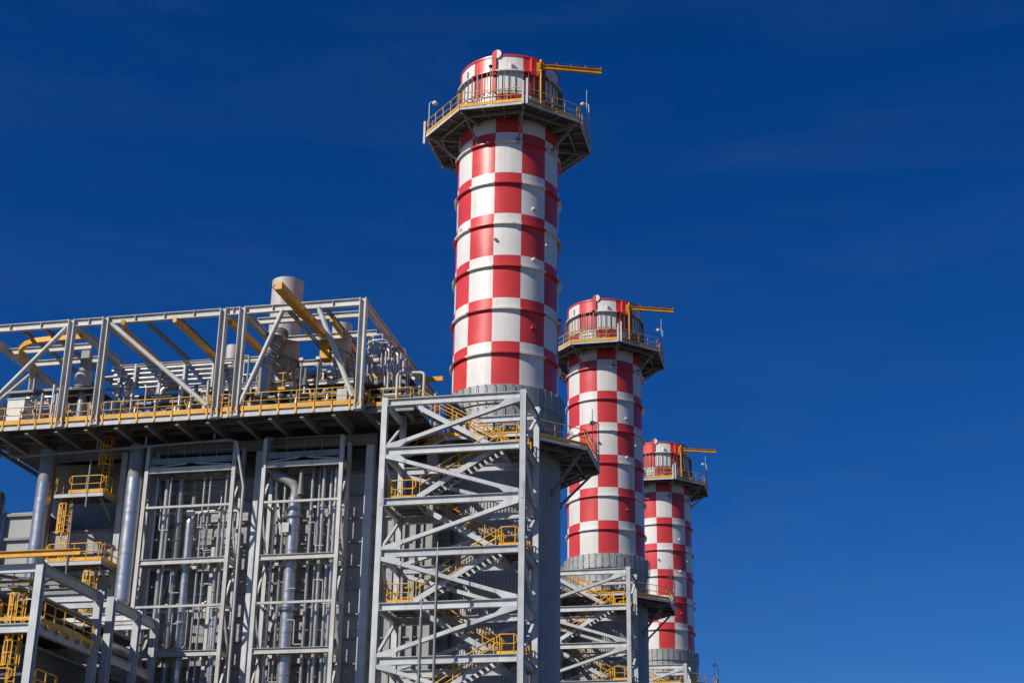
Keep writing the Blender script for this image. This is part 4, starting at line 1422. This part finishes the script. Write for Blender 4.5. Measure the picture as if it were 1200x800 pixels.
# horizontal low pipes on the deck
for i, (y, z, x0, x1, r, mm, lb) in enumerate(((-7.8, DZ + 0.35, -24.0, -17.0, .13, 'pipe', "low pipe along the deck behind the middle rail"),
                                               (-7.2, DZ + 0.5, -14.6, -9.2, .12, 'pipe', "low pipe along the deck behind the right rail"),
                                               (-6.9, DZ + 0.45, -32.6, -27.6, .12, 'pipe', "low pipe along the deck behind the left rail"),
                                               (-5.6, DZ + 3.0, -32.2, -26.2, .09, 'pipe', "thin pipe high behind the left paired columns"),
                                               (-5.2, DZ + 4.3, -28.0, -24.4, .08, 'frame', "thin pale pipe between the left paired columns"))):
    o = solo("deck_pipe", MB().tube([(x0, y, z), (x1, y, z)], r, 12), M[mm], lb, "pipe")
    n = 3
    for q in range(n):
        x = x0 + 0.4 + (x1 - x0 - 0.8) * q / (n - 1)
        MB().bar((x, y, DZ), (x, y, z - r - 0.001), 0.1, 0.1, up=(0, 1, 0)).build("pipe_shoe", M['equip'], o)
# upper yellow walkway
uw = thing("upper_walkway", "yellow edged walkway raised above the deck behind the right bay", "walkway", (-10, -3.2, DZ))
UZ = 38.2
MB().box(-14.2, -5.6, -3.3, -0.4, UZ - 0.06, UZ).build("walkway_deck", M['grating'], uw)
t = MB()
toe(t, [(-14.2, -3.32, UZ), (-5.6, -3.32, UZ)], 0.34, 0.04, z0=-0.05)
t.build("toe_plate", M[YW], uw)
MB().box(-14.2, -5.6, -3.30, -3.22, UZ - 0.55, UZ - 0.08).build("fascia", M['equip'], uw)
for a, b_ in ((-14.1, -10.2), (-9.0, -7.4), (-7.2, -5.7)):
    r_ = MB()
    railing(r_, [(a, -3.3, UZ), (b_, -3.3, UZ)], sp=1.3, r=0.035)
    r_.build("railing", M[YW], uw)
for x in (-14.0, -11.2, -8.4, -5.8):
    MB().bar((x, -3.2, DZ), (x, -3.2, UZ - 0.07), 0.16, 0.16, up=(0, 1, 0)).build("leg", M['frame'], uw)
ladder(-9.55, -3.75, DZ, 39.5, "cage ladder from the deck to the upper yellow walkway", 1.7)
# small mid deck frames in yellow
for x0, x1, y, z, lb in ((-19.6, -17.0, -6.0, DZ + 0.9, "low yellow step over frame behind the middle of the deck rail"), (-15.0, -12.2, -5.6, DZ + 2.3, "yellow valve gallery below the ribbed elbow"), (-12.0, -9.0, -6.4, DZ + 0.5, "low yellow step over frame left of the control cabinet")):
    p = thing("step_over", lb, "step over", ((x0 + x1) / 2, y, DZ))
    MB().box(x0, x1, y - 0.4, y + 0.4, z, z + 0.05).build("tread_plate", M['grating'], p)
    t = MB()
    toe(t, [(x0, y - 0.42, z), (x1, y - 0.42, z)], 0.2, 0.03)
    t.build("toe_plate", M[YW], p)
    r_ = MB()
    railing(r_, [(x0, y - 0.4, z + .05), (x1, y - 0.4, z + .05)], sp=0.9, r=0.035)
    r_.build("railing", M[YW], p)
    for x in (x0 + 0.1, x1 - 0.1):
        MB().box(x - 0.06, x + 0.06, y - 0.3, y + 0.3, DZ, z - 0.001).build("leg", M[YW], p)
for x, lb in ((-11.3, "left of two thin lamp poles behind the right deck rail"), (-10.2, "right of two thin lamp poles behind the right deck rail")):
    p = solo("lamp_pole", MB().tube([(x, -7.9, DZ), (x, -7.9, 37.8)], 0.06, 8), M['equip'], lb, "pole")
    MB().box(x - 0.12, x + 0.12, -8.1, -7.75, 37.81, 37.98).build("lamp_head", M['white'], p)
# cluster of bent vertical pipes at the right end
G5 = "upright pipes with rounded tops at the right end of the deck"
for i in range(7):
    x = -6.85 + 0.27 * i
    y = -5.2 - 0.22 * (i % 3)
    top = 39.4 - 0.12 * i + 0.35 * (i % 2)
    m = MB().tube([(x, y, DZ), (x, y, top - 0.2), (x - 0.08, y, top), (x - 0.3, y + 0.2, top + 0.15), (x - 0.7, y + 0.9, top + 0.2)], 0.085, 12)
    solo("bent_pipe", m, M['pipe'], ORD[i] + " from the left of the round topped pipes at the right deck end", "pipe", G5)
pl = thing("pipe_gallery", "small octagonal ring of pale tubes high at the right end of the roof frame", "pipe ring", (-7.3, -4.8, DZ))
for zz, rr in ((40.35, 0.75), (39.95, 0.85), (39.55, 0.85)):
    MB().tube([(-7.2 + rr * sin(radians(22.5 + 45 * k)), -4.6 - rr * cos(radians(22.5 + 45 * k)), zz) for k in range(8)], 0.07, 10, closed=True).build("ring_tube", M['frame'], pl)
for k in range(8):
    a = radians(22.5 + 45 * k)
    MB().tube([(-7.2 + 0.8 * sin(a), -4.6 - 0.8 * cos(a), DZ + 2.6), (-7.2 + 0.8 * sin(a), -4.6 - 0.8 * cos(a), 40.3)], 0.05, 8).build("riser_tube", M['pipe'], pl)
MB().box(-8.1, -6.3, -5.5, -3.7, DZ + 2.45, DZ + 2.55).build("gallery_deck", M['grating'], pl)
for x in (-8.0, -6.4):
    for y in (-5.4, -3.8):
        MB().bar((x, y, DZ), (x, y, DZ + 2.44), 0.14, 0.14, up=(0, 1, 0)).build("leg", M['frame'], pl)
m = MB().tube([(-5.5, -6.3, DZ), (-5.5, -6.3, 37.0), (-5.42, -6.3, 37.18), (-5.25, -6.3, 37.22), (-4.0, -6.3, 37.16), (-3.82, -6.3, 37.1), (-3.76, -6.3, 36.95), (-3.76, -6.3, 34.5)], 0.10, 12)
solo("pipe_arch", m, M['frame'], "pale pipe arch beyond the right end of the roof frame, against blue sky", "pipe")
for i, (z, x0) in enumerate(((36.35, -6.7), (35.95, -6.9), (35.6, -6.6))):
    solo("cross_pipe", MB().tube([(x0, -5.9, z), (-4.1, -5.9, z)], 0.1, 12), M['frame'], ["upper", "middle", "lowest"][i] + " of three short level pipes at the right end of the deck", "pipe")
    # each rests on a stub
    MB().bar((-4.6, -5.9, DZ), (-4.6, -5.9, z - 0.101), 0.07, 0.07, up=(0, 1, 0)).build("pipe_stub", M['equip'], bpy.context.scene.objects[-1] if False else COL.objects[-1])

# ------------------------------------------------------------------ slim masts in front of the nearest stair tower
for x, zt, lb in ((-1.02, 24.7, "taller of two slim grey masts standing in front of the nearest stair tower"), (-1.85, 21.7, "shorter of two slim grey masts standing in front of the nearest stair tower")):
    p = solo("lightning_mast", MB().tube([(x, -12, 0), (x, -12, zt - 1.2)], 0.085, 12), M['equip'], lb, "mast", "slim masts before the stair tower")
    MB().tube([(x, -12, zt - 1.19), (x, -12, zt)], [0.05, 0.02], 8).build("tip_rod", M['steel'], p)

# ------------------------------------------------------------------ dark fill added for the black shade inside the lower left rack
ps = thing("rack_shade_fill", "added dark block standing for the black shade under the lower left pipe rack", "fill block", (-24.5, -14, 0))
MB().box(-27.0, -21.2, -19.0, -7.8, 0.02, 18.0).build("fill_body", M['dark'], ps)  # solid dark block added where the rack's depth is only shade
MB().box(-27.1, -21.1, -19.1, -7.7, 18.002, 18.15).build("fill_top", M['deckbeam'], ps)
for i, (x, z, w, lb) in enumerate(((-21.6, 20.75, 0.6, "cable tray nearest the outer edge under the pipe rack roof"), (-23.0, 20.6, 0.8, "broad cable tray in the middle under the pipe rack roof"),
                                (-25.0, 20.8, 0.9, "cable tray farthest in under the pipe rack roof"))):
    ct = thing("cable_tray", lb, "cable tray", (x, -14, z))
    MB().box(x - w / 2, x + w / 2, -21.0, -7.2, z, z + 0.03).build("tray_floor", M['equip'], ct)
    for sx in (-1, 1):
        MB().box(x + sx * w / 2 - 0.02, x + sx * w / 2 + 0.02, -21.0, -7.2, z + 0.031, z + 0.16).build("tray_side", M['equip'], ct)
    cb = MB()
    for q in range(4):
        xx = x - w / 2 + w * (q + 0.5) / 4
        cb.tube([(xx, -20.9, z + 0.1), (xx + 0.05, -14, z + 0.12), (xx, -7.3, z + 0.1)], 0.055, 6)
    cb.build("cables", M['dark'], ct)

# ------------------------------------------------------------------ piping stations that crowd the roof deck
def station(x, y, w, d, h, seed, label, mats=("pipe", "silver", "equip")):
    R = random.Random(seed)
    st = thing("piping_station", label, "piping", (x, y, DZ), "piping stations on the roof deck")
    nv_ = max(3, int(w / 0.55))
    for i in range(nv_):
        px = x - w / 2 + w * (i + 0.5) / nv_
        py = y + R.uniform(-d / 2, d / 2)
        hh = h * R.uniform(0.55, 1.0)
        r = R.choice((0.06, 0.08, 0.11, 0.15))
        bend = R.choice((-1, 1)) * R.uniform(0.4, 0.9)
        MB().tube([(px, py, DZ), (px, py, DZ + hh - 0.15), (px + 0.05 * bend, py, DZ + hh - 0.04), (px + 0.17 * bend, py, DZ + hh), (px + bend, py, DZ + hh)], r, 12).build("riser", M[R.choice(mats)], st)
        zz = DZ + hh * R.uniform(0.3, 0.7)
        v = MB().lathe([(r + 0.001, zz - 0.16), (r + 0.09, zz - 0.16), (r + 0.09, zz - 0.1), (r + 0.05, zz - 0.09), (r + 0.05, zz + 0.09), (r + 0.09, zz + 0.1), (r + 0.09, zz + 0.16), (r + 0.001, zz + 0.16)], 14, (px, py))
        v.tube([(px, py - r - 0.04, zz), (px, py - r - 0.3, zz)], 0.035, 6)
        v.tube([(px + 0.14 * cos(k * pi / 5), py - r - 0.3, zz + 0.14 * sin(k * pi / 5)) for k in range(10)], 0.02, 5, closed=True)
        v.build("valve", M[R.choice(("equip", "rust", "dark", "silver"))], st)
    for i in range(3):
        zz = DZ + h * (0.25 + 0.27 * i)
        yy = y + d / 2 + 0.2 + 0.14 * i
        MB().tube([(x - w / 2, yy, zz), (x + w / 2, yy, zz)], R.choice((0.06, 0.09, 0.12)), 10).build("header", M[R.choice(mats)], st)
    for sx in (-1, 1):
        MB().bar((x + sx * (w / 2 - 0.05), y + d / 2 + 0.8, DZ), (x + sx * (w / 2 - 0.05), y + d / 2 + 0.8, DZ + h), 0.14, 0.14, up=(0, 1, 0)).build("post", M["frame"], st)
    MB().bar((x - w / 2, y + d / 2 + 0.8, DZ + h + 0.06), (x + w / 2, y + d / 2 + 0.8, DZ + h + 0.06), 0.12, 0.12).build("cross_bar", M["frame"], st)
    MB().box(x - w / 2 + 0.1, x + w / 2 - 0.1, y - d / 2, y + d / 2, DZ + h * 0.42, DZ + h * 0.42 + 0.04).build("grating_shelf", M["grating"], st)
    return st


station(-31.2, -4.6, 3.0, 1.0, 3.4, 11, "piping station behind the white boxes at the left end of the deck")
station(-25.6, -3.2, 2.0, 1.0, 5.0, 12, "piping station between the paired columns at the left")
station(-22.6, -2.8, 3.4, 1.2, 3.2, 13, "piping station below the level header pipes, left half")
station(-19.2, -2.8, 2.8, 1.2, 3.4, 14, "piping station below the level header pipes, right half")
station(-16.0, -5.4, 1.6, 1.0, 5.2, 15, "tall piping station between the middle paired columns")
station(-12.4, -5.4, 2.4, 1.0, 3.0, 16, "piping station right of the ribbed exhaust duct")
station(-10.3, -5.0, 2.2, 1.0, 4.2, 17, "piping station under the smaller vent")
station(-7.9, -3.9, 1.4, 0.8, 4.8, 18, "piping station behind the right end column of the roof frame")
station(-5.4, -4.2, 1.6, 0.8, 2.6, 19, "piping station at the deck stub beside the stair tower")

# ------------------------------------------------------------------ larger items that fill the depth of the roof
for x0, x1, y, z, r, mm, lb in ((-25.8, -17.2, -1.2, 36.1, 0.42, 'pipe', "thick insulated header low behind the level header pipes"),
                                (-14.6, -7.6, -0.9, 36.3, 0.40, 'pipe', "thick insulated header under the upper yellow walkway"),
                                (-32.8, -27.4, -1.8, 36.6, 0.36, 'pipe', "thick insulated header behind the curved hoist track")):
    o = solo("steam_header", MB().tube([(x0, y, z), (x1, y, z)], r, 24), M[mm], lb, "pipe", "thick headers on the roof")
    bd = MB()
    n = int((x1 - x0) / 0.9)
    for q in range(n):
        xx = x0 + 0.5 + q * 0.9
        bd.tube([(xx - 0.03, y, z), (xx + 0.03, y, z)], r + 0.015, 24)
    bd.build("lagging_bands", M['equip'], o)
    for xx in (x0 + 1, x1 - 1):
        MB().box(xx - 0.15, xx + 0.15, y - 0.3, y + 0.3, DZ, z - r * 0.8).build("saddle", M['deckbeam'], o)
for x, y, h, r, lb in ((-23.4, -1.9, 4.6, 0.26, "relief pipe with a tall bend left of the long diagonal tube"), (-18.6, -1.5, 4.2, 0.3, "relief pipe with a tall bend left of the paired middle columns"),
                       (-13.1, -1.6, 5.0, 0.26, "relief pipe with a tall bend between the two vents"), (-8.6, -1.2, 4.4, 0.24, "relief pipe with a tall bend behind the right end column"), (-28.9, -2.6, 4.4, 0.24, "relief pipe with a tall bend beside the square column")):
    m = MB().tube([(x, y, DZ), (x, y, DZ + h - 0.5), (x + 0.06, y, DZ + h - 0.25), (x + 0.25, y, DZ + h - 0.06), (x + 0.5, y, DZ + h), (x + 1.3, y, DZ + h)], r, 18)
    o = solo("relief_pipe", m, M['pipe'], lb, "pipe", "bent relief pipes on the roof")
    MB().tube([(x, y, DZ + 1.5), (x, y, DZ + 1.62)], r + 0.1, 18).build("flange", M['equip'], o)
    MB().tube([(x, y, DZ + 1.621), (x, y, DZ + 1.74)], r + 0.1, 18).build("flange", M['equip'], o)
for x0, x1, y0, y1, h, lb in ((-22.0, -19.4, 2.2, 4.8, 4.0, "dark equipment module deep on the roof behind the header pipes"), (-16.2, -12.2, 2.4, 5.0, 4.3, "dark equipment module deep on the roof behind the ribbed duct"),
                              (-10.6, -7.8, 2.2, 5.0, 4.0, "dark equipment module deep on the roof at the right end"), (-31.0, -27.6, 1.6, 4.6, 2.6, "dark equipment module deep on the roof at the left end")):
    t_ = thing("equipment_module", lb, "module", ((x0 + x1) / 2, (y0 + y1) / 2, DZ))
    MB().box(x0, x1, y0, y1, DZ + 0.6, DZ + h).build("module_body", M['shade'], t_)  # grey equipment, its shade painted into the body colour
    MB().box(x0 - 0.1, x1 + 0.1, y0 - 0.1, y1 + 0.1, DZ + 0.4, DZ + 0.598).build("module_floor", M['grating'], t_)
    n = int((x1 - x0) / 0.7)
    for q in range(n + 1):
        xx = x0 + (x1 - x0) * q / n
        MB().box(xx - 0.05, xx + 0.05, y0 - 0.08, y0 - 0.002, DZ + 0.6, DZ + h).build("module_rib", M['frame'], t_)
    for xx in (x0 + 0.1, x1 - 0.1):
        for yy in (y0 + 0.1, y1 - 0.1):
            MB().box(xx - 0.08, xx + 0.08, yy - 0.08, yy + 0.08, DZ, DZ + 0.399).build("leg", M['frame'], t_)

# ------------------------------------------------------------------ extra fittings in the pipe frames
R = random.Random(21)
for k, (x0, x1) in enumerate(((-21.5, -16.0), (-13.7, -9.0))):
    side = ("left", "right")[k]
    for q, z in enumerate((30.4, 27.4, 24.4, 21.4, 18.6)):
        b_ = thing("pipe_guide", "%s guide bar across the pipes of the %s pipe frame, counted from the top" % (ORD[q], side), "pipe support", ((x0 + x1) / 2, -5.15, z), "pipe guides in the frames")
        MB().bar((x0, -5.1, z), (x1, -5.1, z), 0.1, 0.12).build("guide_bar", M['deckbeam'], b_)
        for j in range(7):
            xx = x0 + (x1 - x0) * (j + 0.5 + R.uniform(-0.3, 0.3)) / 7
            MB().box(xx - 0.13, xx + 0.13, -5.42, -5.16, z - 0.05, z + 0.05).build("clamp", M['equip'], b_)
    for q, (fx, z) in enumerate(((0.15, 28.6), (0.7, 27.2), (0.35, 24.6), (0.85, 23.6), (0.5, 21.2), (0.2, 19.0))):
        xx = x0 + (x1 - x0) * fx
        m = MB().tube([(xx - 0.5, -6.05, z + 0.7), (xx - 0.08, -6.05, z + 0.7), (xx, -6.05, z + 0.62), (xx, -6.05, z - 0.7), (xx + 0.08, -6.05, z - 0.78), (xx + 0.6, -6.05, z - 0.78)], 0.035, 8)
        solo("small_bore_tube", m, M['frame'], "%s cranked small tube from the top of the %s pipe frame" % (ORD[q], side), "tube", "cranked small tubes in the frames")

# ------------------------------------------------------------------ second tier of walkways and trays on the roof
for x0, x1, y, z, lb in ((-24.0, -17.2, -1.9, 37.3, "yellow railed walkway behind the level header pipes"), (-33.0, -27.4, -3.3, 36.9, "yellow railed walkway behind the white boxes at the left")):
    w_ = thing("roof_walkway", lb, "walkway", ((x0 + x1) / 2, y, DZ), "raised walkways on the roof")
    MB().box(x0, x1, y, y + 1.6, z - 0.06, z).build("walkway_deck", M['grating'], w_)
    MB().box(x0, x1, y - 0.05, y - 0.005, z - 0.3, z - 0.04).build("edge_beam", M['frame'], w_)
    t = MB()
    toe(t, [(x0, y - 0.07, z), (x1, y - 0.07, z)], 0.2, 0.03)
    t.build("toe_plate", M[YW], w_)
    r_ = MB()
    railing(r_, [(x0 + 0.1, y - 0.04, z), (x1 - 0.1, y - 0.04, z)], sp=1.2, r=0.035)
    r_.build("railing", M[YW], w_)
    for q in range(4):
        xx = x0 + 0.2 + (x1 - x0 - 0.4) * q / 3
        MB().bar((xx, y + 0.1, DZ), (xx, y + 0.1, z - 0.07), 0.15, 0.15, up=(0, 1, 0)).build("leg", M['frame'], w_)
for x0, x1, y, z, lb in ((-24.1, -17.0, -3.6, 37.6, "upper dark cable tray behind the level header pipes"), (-24.1, -17.0, -5.2, 36.5, "lower dark cable tray in front of the header pipes"),
                         (-14.8, -7.6, -4.4, 37.2, "dark cable tray below the upper yellow walkway"), (-33.0, -27.2, -4.9, 38.0, "dark cable tray behind the left diagonal tubes"),
                         (-14.8, -7.6, -6.2, 36.0, "low dark cable tray behind the right deck rail")):
    ct = thing("cable_tray", lb, "cable tray", ((x0 + x1) / 2, y, z), "cable trays on the roof")
    MB().box(x0, x1, y - 0.3, y + 0.3, z, z + 0.03).build("tray_floor", M['shade'], ct)
    for sy in (-1, 1):
        MB().box(x0, x1, y + sy * 0.3 - 0.015, y + sy * 0.3 + 0.015, z + 0.031, z + 0.18).build("tray_side", M['equip'], ct)
    for q in range(4):
        xx = x0 + 0.3 + (x1 - x0 - 0.6) * q / 3
        MB().bar((xx, y, DZ), (xx, y, z - 0.001), 0.1, 0.1, up=(0, 1, 0)).build("tray_post", M['equip'], ct)
R = random.Random(5)
for q, (x, y) in enumerate(((-30.2, -3.9), (-26.0, -2.4), (-21.2, -3.3), (-17.6, -2.6), (-12.9, -3.4), (-11.6, -6.2), (-9.1, -2.7))):
    vv = thing("relief_valve", ORD[q] + " dark relief valve from the left standing among the roof pipes", "valve", (x, y, DZ), "relief valves on the roof")
    h = R.uniform(1.6, 2.6)
    MB().tube([(x, y, DZ), (x, y, DZ + h)], 0.14, 14).build("inlet", M['pipe'], vv)
    MB().lathe([(0, DZ + h + 0.001), (0.26, DZ + h + 0.001), (0.26, DZ + h + 0.1), (0.2, DZ + h + 0.12), (0.22, DZ + h + 0.5), (0.14, DZ + h + 0.56), (0.12, DZ + h + 1.2), (0.0, DZ + h + 1.25)], 16, (x, y)).build("valve_body", M[R.choice(['shade', 'rust', 'equip'])], vv)
    MB().tube([(x + 0.2, y, DZ + h + 0.3), (x + 0.7, y, DZ + h + 0.3), (x + 0.9, y, DZ + h + 0.5), (x + 0.9, y, DZ + h + 1.6)], 0.15, 14).build("outlet", M['pipe'], vv)

# pieces too small to pick apart one by one stay joined as one part each
for o in bpy.data.objects:
    if o.type == 'MESH' and o.name.split('.')[0] in ('lagging_bands', 'screen_fins', 'rungs', 'elbow_ribs', 'cables', 'wall_ribs'):
        o['kind'] = 'stuff'
